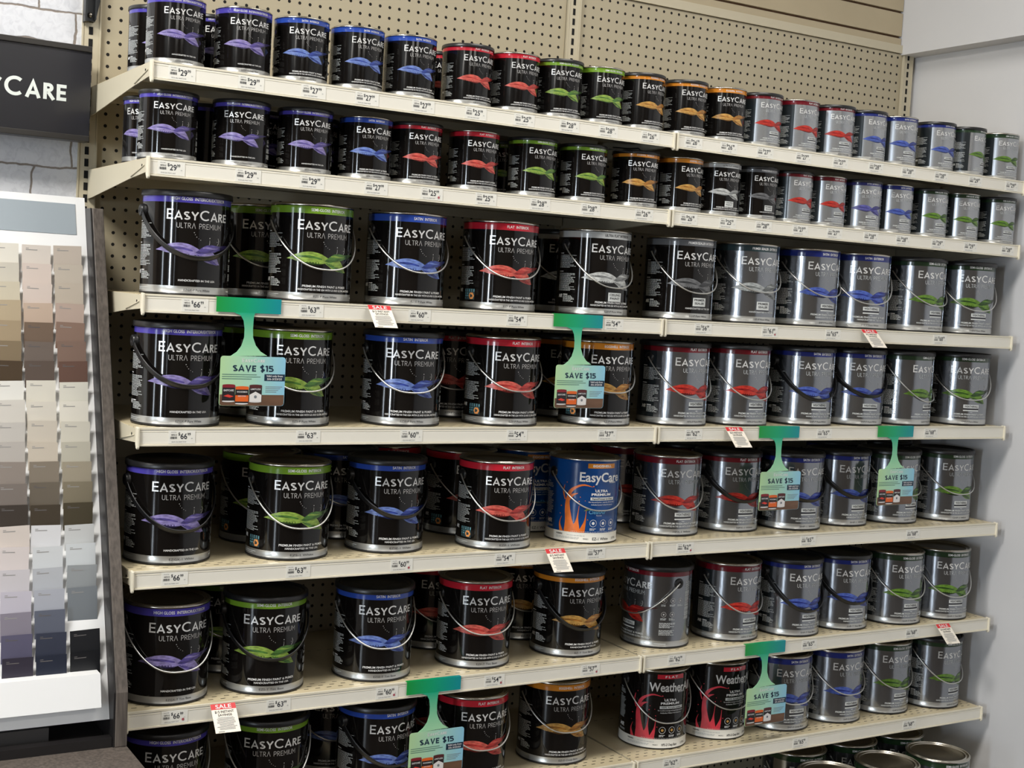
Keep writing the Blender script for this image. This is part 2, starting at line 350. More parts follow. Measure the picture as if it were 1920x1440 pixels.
def body_mesh(kind, quart, tone, cert):
    key = (kind, quart, tone, cert)
    if key in _BODY: return _BODY[key]
    k = 0.6495 if quart else 1.0
    mb = MB(); W = Wrap(mb, k); ext = kind.startswith('e'); old = kind in ('U', 'BW')
    SEG = 96
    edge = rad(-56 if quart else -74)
    def m_at(i, j):
        a = 2*PI*(j+.5)/SEG; a = a-2*PI if a > PI else a
        z = (prof[i][1]+prof[i+1][1])/2
        if i < 4: return can_black_seam
        if i >= 11: return steel
        if old:
            if i == 5 or i == 4: return label_white
            return blue_label if kind == 'U' else can_black
        if i in (5,): return silver_band
        if i == 4: return can_black_seam
        if i in (8, 9): return hue(kind, 0)
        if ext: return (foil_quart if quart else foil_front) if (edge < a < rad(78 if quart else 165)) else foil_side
        return can_black
    top_w = 0.0255 if old else 0.018
    prof = [(0, .0015), (.078, .0015), (.0815, 0), (.0855, .0012), (.0855, .0036), (.0845, .0048), (.0845, top_w), (.0845, .100), (.0845, .1768),
            (.0845, .184), (.0845, .1912), (.0853, .1925), (.0856, .195), (.0845, .1962), (.083, .1955)]
    # index of the ring below each face: 0-3 foot, 4 bead, 5 silver band, 6-7 label, 8-9 colour band, 10+ rim
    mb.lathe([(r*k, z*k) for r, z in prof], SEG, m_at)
    rs = 7
    if not old:
        t, wd = BAND_TXT[kind]
        W.text(t, 0, 181.3, 5.6, wd, txt_dark if kind == 'W' else txt_white, 0.012, 0.45)
        W.logo('_EASY_CARE', 0, 144.5, 19.5, 128, 0.138, txt_silver, 0.80, 0.10)
        W.logo('ULTR^ PREMIUM', 2, 128.5, 10.2, 92, 0.10, txt_thin if not ext else txt_grey, 1.0, 0.17)
        swoosh(W, kind)
        if ext or kind in ('W', 'K'):
            sm = kind in ('W', 'K', 'eK')
            if sm:
                W.rect(-19, 19, 35, 55, white_ink)
                a, b = ('CEILING', 'PAINT') if kind == 'W' else ('PRIMER', 'SEALER')
                W.text(a, 0, 47.5, 5, 31, txt_dark, 0.02, 0.5); W.text(b, 0, 39.5, 5, 28, txt_dark, 0.02, 0.5)
                if kind != 'W': W.rect(-19, 19, 31.5, 34, txt_dark, 0.4)
            else:
                W.rect(-24, 24, 49, 58.5, white_ink); W.text('WEATHERALL', 0, 51.2, 5.2, 42, txt_dark, 0.025, 0.5)
                W.rect(-24, 24, 44.5, 48, txt_dark, 0.4); W.rect(-24, 24, 41, 43.8, white_ink)
                W.put([(-24, 41), (24, 41), (0, 36.5)], [(0, 2, 1)], white_ink, 0.6)
        if kind not in ('P', 'K', 'eK'):
            W.text('PREMIUM FINISH PAINT & PRIMER', 0, 29.5, 4.4, 100, txt_white if not ext else white_ink, 0.012)
        v = 23 if kind not in ('P', 'K', 'eK') else 27.5
        if kind in ('P', 'K', 'eK', 'eB', 'eP') or (kind in 'BGO' and tone in ('E', 'F')):
            W.text('HANDCRAFTED IN THE USA', 0, v, 3.8, 74, txt_white if not ext else white_ink, 0.012)
        else:
            W.text('HANDCRAFTED IN THE USA WITH US AND GLOBAL MATERIALS', 4, v, 3.8, 128, txt_white if not ext else white_ink, 0.012)
        W.text(CODE[kind]+TONE[tone], 0, 9.4, 4.3, 52, txt_dark, 0.0)
        W.text('187213', -62, 10, 2.2, 12, txt_grey); W.rect(-150, -104, 12.2, 13.6, txt_grey); W.rect(-150, -112, 9, 10.2, txt_grey)
        W.rect(78, 108, 10, 12.5, txt_grey)
        W.rect(-154, -140, 139, 141, txt_white); W.lines(-154, 56, 134.5, 11, txt_grey, seed=3)
        W.rect(-154, -138, 97.5, 99.5, txt_white); W.lines(-154, 54, 93, 15, txt_grey, seed=4)
        W.text('MR', -152, 39, 7.5, 15, txt_white, 0.03, 0.45, 'l', 0.25)
        if cert:
            W.rect(-126, -95, 22, 46, mat('dark_sticker', srgb(40, 60, 66), 0.4)); W.rect(-125, -96, 39.5, 45, sticker_cyan)
            W.text('CERTIFIED', -110.5, 40.6, 3.4, 26, txt_dark, 0.02, 0.5)
            for q in range(3): W.rect(-125, -110-q*2, 34.5-q*5, 36.8-q*5, sticker_cyan)
            W.disc(-104, 30.5, 8, sticker_orange, 0.45, 6)
            W.rect(-107, -101, 28, 33, mat('dark_sticker', srgb(40, 60, 66), 0.4), 0.55)
        else:
            W.rect(-134, -120, 45, 47, txt_white); W.lines(-134, 34, 42, 6, txt_grey, pitch=2.5, seed=6)
        # the other side of the label: icons, fine print, bar code
        for q in range(3):
            for p in range(2):
                u = 98+q*22; vv = 118-p*34
                if p == 1 and q == 2: continue
                W.disc(u, vv, 6.5, txt_thin, 0.35, 16, 5.6); W.disc(u, vv, 2.4, txt_thin, 0.35, 8)
                W.lines(u-8, 16, vv-11, 2, txt_grey, seed=20+q+p, pitch=2.6)
        W.lines(88, 42, 62, 5, txt_grey, seed=31); W.lines(88, 40, 44, 5, txt_grey, seed=32)
        rnd = random.Random(5); v = 70.0
        while v < 165:
            h = rnd.uniform(.5, 2); W.rect(158, 176, v, v+h, txt_grey); v += h+rnd.uniform(.6, 1.4)
    else:
        W.shift = -34.0; blue = kind == 'U'; sp = orange_splash if blue else red_splash
        # tall splash of paint with a curl at the top, drips and droplets
        W.strip([(-58, 25.5), (-56, 50), (-58, 78), (-56, 104), (-46, 126), (-18, 138.5), (6, 133)],
                [(-26, 25.5), (-34, 42), (-42, 66), (-47, 98), (-40, 121), (-18, 134.5), (6, 132.3)], sp, 0.3, 4)
        W.strip([(-60, 100), (-66, 118), (-62, 134)], [(-57, 100), (-62, 118), (-61, 134)], sp, 0.3, 1, 8)
        W.strip([(-50, 104), (-42, 114), (-28, 117)], [(-47, 98), (-38, 110), (-28, 116)], sp, 0.31, 1, 8)
        W.strip([(-50, 25.5), (-33, 46), (-27, 66), (-24, 88)], [(-18, 25.5), (-22, 44), (-24.5, 62), (-23, 88)], sp, 0.32, 2, 12)
        W.strip([(-24, 25.5), (-12, 48), (-8, 62), (-7, 78)], [(-8, 25.5), (-6, 48), (-6, 62), (-6, 78)], sp, 0.33, 2, 10)
        W.strip([(-70, 25.5), (-72, 44), (-66, 60)], [(-60, 25.5), (-69, 44), (-65, 60)], sp, 0.31, 1, 8)
        for (u, v, r) in [(8, 134, 1.5), (-24, 98, 1.4), (-7, 84, 1.3), (-68, 84, 1.5), (-70, 66, 1.2), (-22, 108, 1), (-10, 100, .9), (-2, 56, 1.2), (-56, 140, 1.3), (12, 128, .9)]:
            W.disc(u, v, r, sp, 0.32, 8)
        tab = hue('O', 0) if blue else hue('R', 0)
        W.rect(-8, 66, 176, 187, tab, 0.3)
        W.text('EGGSHELL' if blue else 'F L A T', 29, 179, 5, 50 if blue else 34, txt_white, 0.03, 0.5)
        W.text('EasyCare' if blue else 'WeatherAll', 34 if not blue else 30, 145, 21, 122 if not blue else 112, txt_silver, 0.02, 0.5)
        W.text('INTERIOR' if blue else 'EXTERIOR', 62, 141.5, 3, 22, txt_silver, 0.02, 0.5)
        W.text('ULTRA', 30, 121, 5.5, 34, txt_white, 0.035); W.text('PREMIUM', 30, 112.5, 5.5, 52, txt_white, 0.035)
        W.rect(2, 68, 101.5, 108.5, white_ink); W.text('Paint/Primer in One' if blue else '100% Acrylic Latex', 34, 103, 4.2, 56, txt_dark, 0.02, 0.5)
        W.text('One step paint & primer - saves time, effort & money' if blue else 'For excellent coverage and long lasting protection', 34, 96, 3.2, 72, txt_white)
        W.text('Antibodies Common To Paint Film Interiors' if blue else 'Antibodies Mildew From Exteriors', 34, 90, 3.2, 60, txt_white)
        if blue:
            W.text('CleanAir', 22, 70, 8.5, 44, mat('cyan_print', srgb(110, 190, 235), 0.4), 0.01, 0.45); W.text('Formula', 26, 65, 2.6, 14, txt_white)
            W.strip([(-12, 76), (-2, 83), (8, 79)], [(-12, 76), (-4, 78), (8, 79)], hue('G', 1), 0.4, 1, 8)
        for q, u in enumerate((12, 38, 64)):
            W.disc(u, 48, 8.5, txt_white, 0.35, 20, 7.7); W.disc(u, 48, 3.6, txt_white if blue else hue('O', 1), 0.36, 10)
            W.lines(u-8, 17, 34.5, 2, txt_white, pitch=2.8, seed=40+q)
        for q in range(30): W.rect(-40+q*4.2, -38.2+q*4.2, 27, 28.2, txt_white)
        W.shift = -46.0; W.text('MR', -104, 41, 9, 20, txt_white, 0.03, 0.45, 'l', 0.25); W.lines(-106, 26, 34, 2, txt_grey, seed=8)
        W.rect(-112, -100, 135, 137, txt_grey); W.lines(-112, 26, 131, 4, txt_grey, seed=9); W.rect(-112, -100, 116, 118, txt_grey); W.lines(-112, 30, 112, 19, txt_grey, seed=10)
        W.shift = -34.0; W.text('WARNING', -70, 17.5, 3.6, 18, txt_dark, 0.03); W.lines(-50, 44, 17.5, 1, txt_grey, seed=11, ragged=0); W.lines(-79, 66, 12.5, 2, txt_grey, seed=12)
        W.text('982821', -4, 10, 2.6, 13, txt_dark); W.text('EZ-1 White' if blue else 'HPX-D Deep Base', 34, 8.5, 6.2, 44, txt_dark, 0.01)
        W.text('3.78 L', 80, 9, 5, 20, txt_dark)
    me = mb.mesh('paint_can_body'); _BODY[key] = me
    return me
_LID = {}
def lid_mesh(kind, quart):
    key = (kind, quart)
    if key in _LID: return _LID[key]
    k = 0.6495 if quart else 1.0; mb = MB()
    if kind == 'm':
        prof = [(.0832, .1950), (.0825, .1975), (.0812, .1978), (.0800, .1960), (.0775, .1922), (.0760, .1922), (.0745, .1958), (.0725, .1962), (.0712, .1935), (.069, .1915), (.03, .1912), (0, .1912)]
        mb.lathe([(r*k, z*k) for r, z in prof], 72, lambda i, j: steel if i < 8 else lid_steel)
    else:
        prof = [(.0846, .1880), (.0872, .1882), (.0876, .1905), (.0870, .1985), (.0855, .2000), (.0830, .2000), (.0815, .1985), (.0800, .1950), (.0785, .1950), (.0770, .1972), (.0745, .1972), (.073, .1945), (.03, .1938), (0, .1938)]
        mb.lathe([(r*k, z*k) for r, z in prof], 72, lambda i, j: blk_plastic)
    _LID[key] = mb.mesh('paint_can_lid'); return _LID[key]
_BAIL = {}
def bail_mesh(strap, drop):
    key = (strap, drop)
    if key in _BAIL: return _BAIL[key]
    mb = MB(); pts = []
    n = 40
    if strap:
        for i in range(n+1):
            q = PI*i/n; c = math.cos(q); sn = math.sin(q)
            x = -.0893*(abs(c)**0.92)*(1 if c > 0 else -1)
            pts.append((x, -(.0872*sn**1.0), .160-drop*sn))
        mb.tube(pts, 0, blk_plastic, 10, (0.0122, 0.0028, (-1, 0, 0)))
    else:
        pts = [(-.086, 0, .160), (-.0885, 0, .160), (-.0902, -.002, .1605)]
        for i in range(2, n-1):
            q = PI*i/n; c = math.cos(q); sn = math.sin(q)
            x = -.0898*(abs(c)**0.80)*(1 if c > 0 else -1)
            pts.append((x, -(.0866*sn**1.05)-.0004, .160-drop*sn**1.05))
        pts += [(.0902, -.002, .1605), (.0885, 0, .160), (.086, 0, .160)]
        mb.tube(pts, 0.00175, wire_steel, 7)
    _BAIL[key] = mb.mesh('bail_handle'); return _BAIL[key]
_EAR = {}
def ear_mesh(side, strap):
    key = (side, strap)
    if key in _EAR: return _EAR[key]
    mb = MB(); n = 20; r = .0118 if strap else .0125; x0, x1 = (.0835, .0925) if strap else (.0825, .0872)
    prof = [(r*1.15, x0), (r, (x0+x1)/2), (r, x1-.0012), (r*.85, x1), (r*.35, x1), (r*.3, x1-.001), (0, x1-.001)]
    vs = []; fs = []
    for j in range(n):
        a = 2*PI*j/n
        for q, x in prof: vs.append((side*x, q*math.cos(a), .160+q*math.sin(a)))
    m = len(prof)
    for j in range(n):
        for i in range(m-1): fs.append((j*m+i, ((j+1) % n)*m+i, ((j+1) % n)*m+i+1, j*m+i+1))
    mb.add(vs, fs, blk_plastic, True)
    _EAR[key] = mb.mesh('handle_ear'); return _EAR[key]
CANS = [
('A',0,'P',0.066,-0.405,3,'m',''),
('A',0,'P',0.199,-0.405,-2,'m',''),
('A',0,'B',0.320,-0.405,-3,'m',''),
('A',0,'B',0.442,-0.405,8,'m',''),
('A',0,'B',0.563,-0.405,4,'m',''),
('A',0,'R',0.700,-0.405,7,'b',''),
('A',0,'R',0.818,-0.405,6,'m',''),
('A',0,'G',0.932,-0.405,-5,'b',''),
('A',0,'G',1.046,-0.405,2,'m',''),
('A',0,'O',1.161,-0.405,11,'b',''),
('A',0,'O',1.287,-0.405,1,'b',''),
('A',0,'O',1.407,-0.405,-10,'m',''),
('A',0,'eR',1.522,-0.405,6,'b',''),
('A',0,'eR',1.643,-0.405,9,'m',''),
('A',0,'eR',1.767,-0.405,-6,'b',''),
('A',0,'eB',1.881,-0.405,8,'b',''),
('A',0,'eB',1.995,-0.405,-6,'m',''),
('A',0,'eB',2.139,-0.405,2,'b',''),
('A',0,'eG',2.259,-0.405,22,'b',''),
('A',0,'eG',2.395,-0.405,-5,'m',''),
('A',1,'P',0.066,-0.277,11,'b',''),
('A',1,'P',0.181,-0.277,8,'b',''),
('A',1,'R',0.706,-0.277,-7,'b',''),
('B',0,'P',0.058,-0.405,-2,'b',''),
('B',0,'P',0.203,-0.405,-12,'b',''),
('B',0,'P',0.337,-0.405,-1,'b',''),
('B',0,'B',0.471,-0.405,-1,'m',''),
('B',0,'R',0.587,-0.405,2,'b',''),
('B',0,'R',0.727,-0.405,1,'m',''),
('B',0,'G',0.876,-0.405,5,'b',''),
('B',0,'G',1.011,-0.405,7,'b',''),
('B',0,'O',1.159,-0.405,-10,'b',''),
('B',0,'O',1.289,-0.405,10,'m',''),
('B',0,'W',1.406,-0.405,-5,'m',''),
('B',0,'K',1.525,-0.405,0,'b',''),
('B',0,'eR',1.640,-0.405,10,'b',''),
('B',0,'eR',1.754,-0.405,4,'m',''),
('B',0,'eP',1.881,-0.405,-9,'b',''),
('B',0,'eB',1.997,-0.405,-4,'m',''),
('B',0,'eG',2.130,-0.405,-2,'b',''),
('B',0,'eG',2.256,-0.405,-5,'m',''),
('B',0,'eG',2.403,-0.405,-4,'b',''),
('B',1,'P',0.062,-0.277,-30,'b',''),
('B',1,'P',0.176,-0.277,95,'b',''),
('B',1,'P',0.291,-0.277,-10,'b',''),
('B',1,'P',0.405,-0.277,4,'b',''),
('B',1,'B',0.519,-0.277,-20,'b',''),
('B',1,'G',0.883,-0.277,-19,'b',''),
('B',1,'G',1.022,-0.277,-15,'b',''),
('C',0,'P',0.111,-0.375,0,'bs',''),
('C',0,'G',0.373,-0.375,2,'mw',''),
('C',0,'B',0.591,-0.375,2,'mw',''),
('C',0,'R',0.824,-0.375,-3,'mw','c'),
('C',0,'W',1.078,-0.375,5,'mw',''),
('C',0,'K',1.331,-0.375,0,'mw',''),
('C',0,'eK',1.534,-0.375,-3,'mw',''),
('C',0,'eB',1.739,-0.375,4,'mw',''),
('C',0,'eB',1.923,-0.375,-15,'mw',''),
('C',0,'eG',2.134,-0.375,4,'bw',''),
('C',0,'eG',2.332,-0.375,-14,'bw',''),
('C',1,'G',0.328,-0.197,-3,'mw',''),
('C',1,'W',1.104,-0.197,-11,'bw',''),
('D',0,'P',0.104,-0.375,1,'bs',''),
('D',0,'G',0.339,-0.375,3,'mw',''),
('D',0,'B',0.597,-0.375,-8,'bw',''),
('D',0,'R',0.846,-0.375,2,'mw','c'),
('D',0,'O',1.104,-0.375,0,'mw','c'),
('D',0,'eR',1.333,-0.375,7,'bw',''),
('D',0,'eR',1.527,-0.375,3,'bw',''),
('D',0,'eB',1.747,-0.375,-4,'bs',''),
('D',0,'eB',1.930,-0.375,-6,'bs',''),
('D',0,'eG',2.114,-0.375,17,'bw',''),
('D',0,'eG',2.338,-0.375,-18,'bw',''),
('D',1,'G',0.320,-0.197,7,'bw',''),
('D',1,'R',0.815,-0.197,-18,'bw',''),
('D',1,'O',1.122,-0.197,-9,'bw',''),
('E',0,'P',0.106,-0.347,4,'bs',''),
('E',0,'G',0.353,-0.368,1,'mw','c'),
('E',0,'B',0.584,-0.352,1,'bs',''),
('E',0,'R',0.842,-0.383,-2,'mw','c'),
('E',0,'U',1.092,-0.367,0,'mw',''),
('E',0,'eR',1.361,-0.337,-4,'mw',''),
('E',0,'eR',1.564,-0.326,0,'bs',''),
('E',0,'eB',1.758,-0.351,-3,'bs',''),
('E',0,'eB',1.947,-0.331,2,'bs',''),
('E',0,'eG',2.137,-0.333,8,'bw',''),
('E',0,'eG',2.341,-0.343,-4,'bw',''),
('E',1,'G',0.355,-0.192,-5,'mw','c'),
('E',1,'B',0.546,-0.180,0,'bw',''),
('E',1,'R',0.706,-0.090,-5,'mw',''),
('E',1,'R',0.847,-0.207,8,'mw','c'),
('E',1,'U',1.031,-0.202,-1,'mw',''),
('E',1,'eR',1.354,-0.152,3,'mw',''),
('E',1,'eR',1.560,-0.141,-3,'bw',''),
('E',1,'eB',2.131,-0.131,-7,'bw',''),
('E',1,'eG',2.326,-0.123,-6,'bw',''),
('F',0,'P',0.104,-0.371,4,'mw',''),
('F',0,'G',0.311,-0.371,-7,'bs',''),
('F',0,'B',0.562,-0.367,-4,'bw',''),
('F',0,'R',0.821,-0.355,-5,'mw',''),
('F',0,'O',1.081,-0.346,0,'bs',''),
('F',0,'eR',1.343,-0.352,-90,'bw',''),
('F',0,'eR',1.562,-0.358,8,'mw',''),
('F',0,'eB',1.757,-0.374,2,'bs',''),
('F',0,'eB',1.941,-0.365,-4,'bs',''),
('F',0,'eG',2.141,-0.370,-3,'mw',''),
('F',0,'eG',2.324,-0.373,-8,'mw',''),
('F',1,'G',0.281,-0.198,0,'bw',''),
('F',1,'R',0.802,-0.180,-2,'mw',''),
('F',1,'O',1.050,-0.173,-6,'bw',''),
('F',1,'eB',1.776,-0.176,5,'bw',''),
('G',0,'P',0.108,-0.375,2,'bw',''),
('G',0,'G',0.326,-0.375,-10,'bw',''),
('G',0,'B',0.577,-0.375,9,'bs',''),
('G',0,'R',0.814,-0.375,0,'mw',''),
('G',0,'O',1.063,-0.341,-3,'mw',''),
('G',0,'BW',1.363,-0.342,-6,'mw',''),
('G',0,'BW',1.555,-0.341,3,'mw',''),
('G',0,'eB',1.765,-0.353,-3,'mw',''),
('G',0,'eB',1.952,-0.355,2,'mw',''),
('G',0,'eG',2.146,-0.346,2,'mw',''),
('G',0,'eG',2.332,-0.363,8,'bw',''),
('G',1,'B',0.541,-0.197,-2,'bw',''),
('G',1,'R',0.806,-0.197,-6,'bw',''),
('H',0,'eG',1.600,-0.530,-8,'mw',''),
('H',0,'eG',1.804,-0.530,-8,'mw',''),
('H',0,'eG',2.012,-0.524,-8,'mw',''),
('H',0,'eG',2.205,-0.524,-8,'mw',''),
('H',1,'eG',1.860,-0.335,-8,'mw',''),
('H',1,'eG',2.050,-0.335,-8,'mw',''),
('H',1,'eG',2.235,-0.335,-8,'mw',''),
]
# ------------------------------------------------------------------ the shelving run: levels, depth, bays (metres)
YF = -0.4727                         # front of the price rails
LEVEL = {'A': 1.9362, 'B': 1.7595, 'C': 1.5053, 'D': 1.2529, 'E': 0.9785, 'F': 0.7060, 'G': 0.4494, 'H': 0.1700}
NAMES = {'A': 'top shelf', 'B': 'second shelf from the top', 'C': 'third shelf', 'D': 'fourth shelf', 'E': 'fifth shelf', 'F': 'sixth shelf', 'G': 'seventh shelf', 'H': 'base shelf'}
SHORT = {'A': 'top shelf', 'B': 'second shelf', 'C': 'third shelf', 'D': 'fourth shelf', 'E': 'fifth shelf', 'F': 'sixth shelf', 'G': 'seventh shelf', 'H': 'base shelf'}
BAY = 1.2192; INCH = 0.0254

# the room
wall_mat = mat('grey_wall_paint', srgb(208, 208, 210), 0.7, noise=0.03, nscale=2.2)
back_mat = mat('store_wall_paint', srgb(128, 114, 98), 0.8)
ceil_mat = mat('ceiling_tile', srgb(190, 184, 174), 0.9)
floor_mat = mat('floor_tile', srgb(70, 60, 51), 0.35, noise=0.25, nscale=1.5)
def struct(name, mb):
    o = mb.obj(name); return tag(o, kind='structure')
mb = MB(); mb.box(RX0, RX1+.1, RY0, .15, -.1, 0, floor_mat); struct('floor', mb)
mb = MB(); mb.box(RX0, RX1+.1, RY0, .15, RH, RH+.1, ceil_mat); struct('ceiling', mb)
mb = MB(); mb.box(RX0, RX1+.1, .035, .15, 0, RH, back_mat); struct('wall_back', mb)
mb = MB(); mb.box(RX0, RX1+.1, RY0-.1, RY0, 0, RH, back_mat); struct('wall_front', mb)
mb = MB(); mb.box(RX1, RX1+.12, RY0, .035, 0, RH, wall_mat); o = struct('wall_right', mb)
mb = MB(); mb.box(2.412, RX1-.0005, RY0, .0345, 2.3385, RH, wall_mat); o = struct('trim_1', mb)
ys = sorted([RY0, .15]+[c for wn in WINDOWS for c in wn[:2]]); mb = MB()
for i in range(0, len(ys), 2): mb.box(RX0-.12, RX0, ys[i], ys[i+1], 0, RH, back_mat)
for a, b, pw in WINDOWS:
    mb.box(RX0-.12, RX0, b, a, 0, WZ0, back_mat); mb.box(RX0-.12, RX0, b, a, WZ1, RH, back_mat)
struct('wall_left', mb)
frame_mat = mat('window_frame', srgb(60, 60, 62), 0.4, metal=0.6)
for i, (a, b, pw) in enumerate(WINDOWS):
    mb = MB()
    for (y0, y1, z0, z1) in ((b, b+.05, WZ0, WZ1), (a-.05, a, WZ0, WZ1), (b+.05, a-.05, WZ0, WZ0+.05), (b+.05, a-.05, WZ1-.05, WZ1)):
        mb.box(RX0-.05, RX0+.01, y0, y1, z0, z1, frame_mat)
    struct('window_%d' % (i+1), mb)
troffer_body = mat('troffer_enamel', srgb(235, 235, 232), 0.5)
for i, (x, y, pw) in enumerate(TROFFERS):
    mb = MB()
    for (x0, x1, y0, y1) in ((-.62, .62, -.31, -.27), (-.62, .62, .27, .31), (-.62, -.59, -.27, .27), (.59, .62, -.27, .27)):
        mb.box(x+x0, x+x1, y+y0, y+y1, RH-.065, RH, troffer_body)
    mb.box(x-.59, x+.59, y-.27, y+.27, RH-.02, RH-.01, troffer_body)
    o = mb.obj('ceiling_light')
    tag(o, 'recessed fluorescent ceiling light, number %d counting along the store ceiling' % (i+1), 'ceiling light', 'fluorescent ceiling lights')

# ---- pegboard, uprights
def dots_material(name, base, z0, x0, nx_from, r, pitch_x=INCH, pitch_z=INCH, zmax=2.3365, xa=0, xb=9, dark=(0.006, 0.005, 0.004, 1), plane='XZ', noise=True):
    m = bpy.data.materials.new(name); m.use_nodes = True; nt = m.node_tree; b = nt.nodes['Principled BSDF']
    b.inputs['Roughness'].default_value = 0.45
    tc = N(nt, 'ShaderNodeTexCoord'); sp = N(nt, 'ShaderNodeSeparateXYZ'); nt.links.new(tc.outputs['Object'], sp.inputs[0])
    X = sp.outputs[0]; Z = sp.outputs[2] if plane == 'XZ' else sp.outputs[1]
    def cell(c, o, p):
        q = M_(nt, 'DIVIDE', M_(nt, 'SUBTRACT', c, o), p)
        return M_(nt, 'MULTIPLY', M_(nt, 'SUBTRACT', q, M_(nt, 'ROUND', q)), p)
    dx = cell(X, x0, pitch_x); dz = cell(Z, z0, pitch_z)
    d = M_(nt, 'SQRT', M_(nt, 'ADD', M_(nt, 'MULTIPLY', dx, dx), M_(nt, 'MULTIPLY', dz, dz)))
    hole = M_(nt, 'LESS_THAN', d, r)
    inside = M_(nt, 'MULTIPLY', M_(nt, 'GREATER_THAN', X, xa), M_(nt, 'LESS_THAN', X, xb))
    inside = M_(nt, 'MULTIPLY', inside, M_(nt, 'LESS_THAN', Z, zmax))
    hole = M_(nt, 'MULTIPLY', hole, inside)
    mx = N(nt, 'ShaderNodeMix', data_type='RGBA')
    nt.links.new(hole, mx.inputs[0]); mx.inputs[7].default_value = dark
    no = N(nt, 'ShaderNodeTexNoise'); no.inputs['Scale'].default_value = 2.5; nt.links.new(tc.outputs['Object'], no.inputs['Vector'])
    rp = N(nt, 'ShaderNodeValToRGB'); rp.color_ramp.elements[0].color = tuple(c*0.93 for c in base[:3])+(1,); rp.color_ramp.elements[1].color = base
    nt.links.new(no.outputs['Fac'], rp.inputs[0]); nt.links.new(rp.outputs[0], mx.inputs[6])
    nt.links.new(mx.outputs[2], b.inputs['Base Color'])
    nt.links.new(M_(nt, 'MULTIPLY_ADD', hole, 0.5, 0.42), b.inputs['Roughness'])
    return m
peg_base = srgb(176, 166, 142)
unit = empty('shelving_frame', (0, 0, 0))
tag(unit, 'beige steel gondola back frame with pegboard panels standing against the wall', 'shelving frame')
ZTOP = 2.343
for bay, zoff in ((0, 2.33-.2181), (1, 2.33)):
    pm = dots_material('pegboard_%d' % bay, peg_base, zoff, BAY*bay+.0381, 0, .0037, xa=BAY*bay+.03, xb=BAY*(bay+1)-.028, zmax=(9 if bay == 0 else 2.3365))
    zs = [0.05, 0.68 if bay else .66, 1.155 if bay == 0 else 1.20, ZTOP]
    for i in range(3):
        mb = MB(); mb.box(BAY*bay+.020, BAY*(bay+1)-.020, .0, .006, zs[i]+.0015, zs[i+1]-.0015, pm)
        mb.obj('pegboard_panel', unit)
        if i < 2:
            mb = MB(); mb.box(BAY*bay+.020, BAY*(bay+1)-.020, -.004, .007, zs[i+1]-.019, zs[i+1]+.019, beige_in); mb.obj('cross_bar', unit)
    mb = MB(); mb.box(BAY*bay+.020, BAY*(bay+1)-.020, -.006, .03, ZTOP, ZTOP+.024, beige_in); mb.obj('top_rail', unit)
for i, cx in enumerate((0.0, BAY, 2*BAY)):
    wl = .0185
    mb = MB(); mb.box(cx-wl, cx+wl, -.008, .034, .02, ZTOP+.012, beige_in)
    mb.box(cx-wl-.0015, cx-wl+.002, -.010, -.008, .02, ZTOP+.01, beige_in); mb.box(cx+wl-.002, cx+wl+.0015, -.010, -.008, .02, ZTOP+.01, beige_in)
    z = .09
    while z < ZTOP-.01:
        hx = .0036 if i else .0042
        mb.box(cx-hx-.001, cx+hx-.001, -.0088, -.0079, z, z+.0165, black_slot); z += INCH
    mb.obj('upright', unit)

# ---- shelves
deck_front = {}
def deck_material(name, base, yf):
    """painted steel with three staggered rows of small slots behind the front edge"""
    m = bpy.data.materials.new(name); m.use_nodes = True; nt = m.node_tree; b = nt.nodes['Principled BSDF']
    b.inputs['Roughness'].default_value = 0.36
    tc = N(nt, 'ShaderNodeTexCoord'); sp = N(nt, 'ShaderNodeSeparateXYZ'); nt.links.new(tc.outputs['Object'], sp.inputs[0])
    X, Y, Z = sp.outputs
    tot = None
    for (off, sh, h) in ((.030, 0, .0016), (.046, .0127, .0016), (.062, 0, .0012), (.300, .0127, .0012)):
        q = M_(nt, 'DIVIDE', M_(nt, 'SUBTRACT', X, sh), .0254)
        dx = M_(nt, 'ABSOLUTE', M_(nt, 'MULTIPLY', M_(nt, 'SUBTRACT', q, M_(nt, 'ROUND', q)), .0254))
        dy = M_(nt, 'ABSOLUTE', M_(nt, 'SUBTRACT', Y, yf+off))
        s_ = M_(nt, 'MULTIPLY', M_(nt, 'LESS_THAN', dx, .0052), M_(nt, 'LESS_THAN', dy, h))
        tot = s_ if tot is None else M_(nt, 'MAXIMUM', tot, s_)
    mx = N(nt, 'ShaderNodeMix', data_type='RGBA'); nt.links.new(tot, mx.inputs[0]); mx.inputs[7].default_value = (0.01, 0.008, 0.006, 1)
    no = N(nt, 'ShaderNodeTexNoise'); no.inputs['Scale'].default_value = 6; no.inputs['Detail'].default_value = 6; nt.links.new(tc.outputs['Object'], no.inputs['Vector'])
    rp = N(nt, 'ShaderNodeValToRGB'); rp.color_ramp.elements[0].position = .3; rp.color_ramp.elements[0].color = tuple(c*0.86 for c in base[:3])+(1,); rp.color_ramp.elements[1].color = base
    nt.links.new(no.outputs['Fac'], rp.inputs[0]); nt.links.new(rp.outputs[0], mx.inputs[6]); nt.links.new(mx.outputs[2], b.inputs['Base Color'])
    return m
deck_mat = deck_material('shelf_deck', srgb(214, 200, 166), YF)
BF = -.632                                # the base shelf reaches further out
base_deck_mat = deck_material('base_shelf_deck', srgb(214, 200, 166), BF)
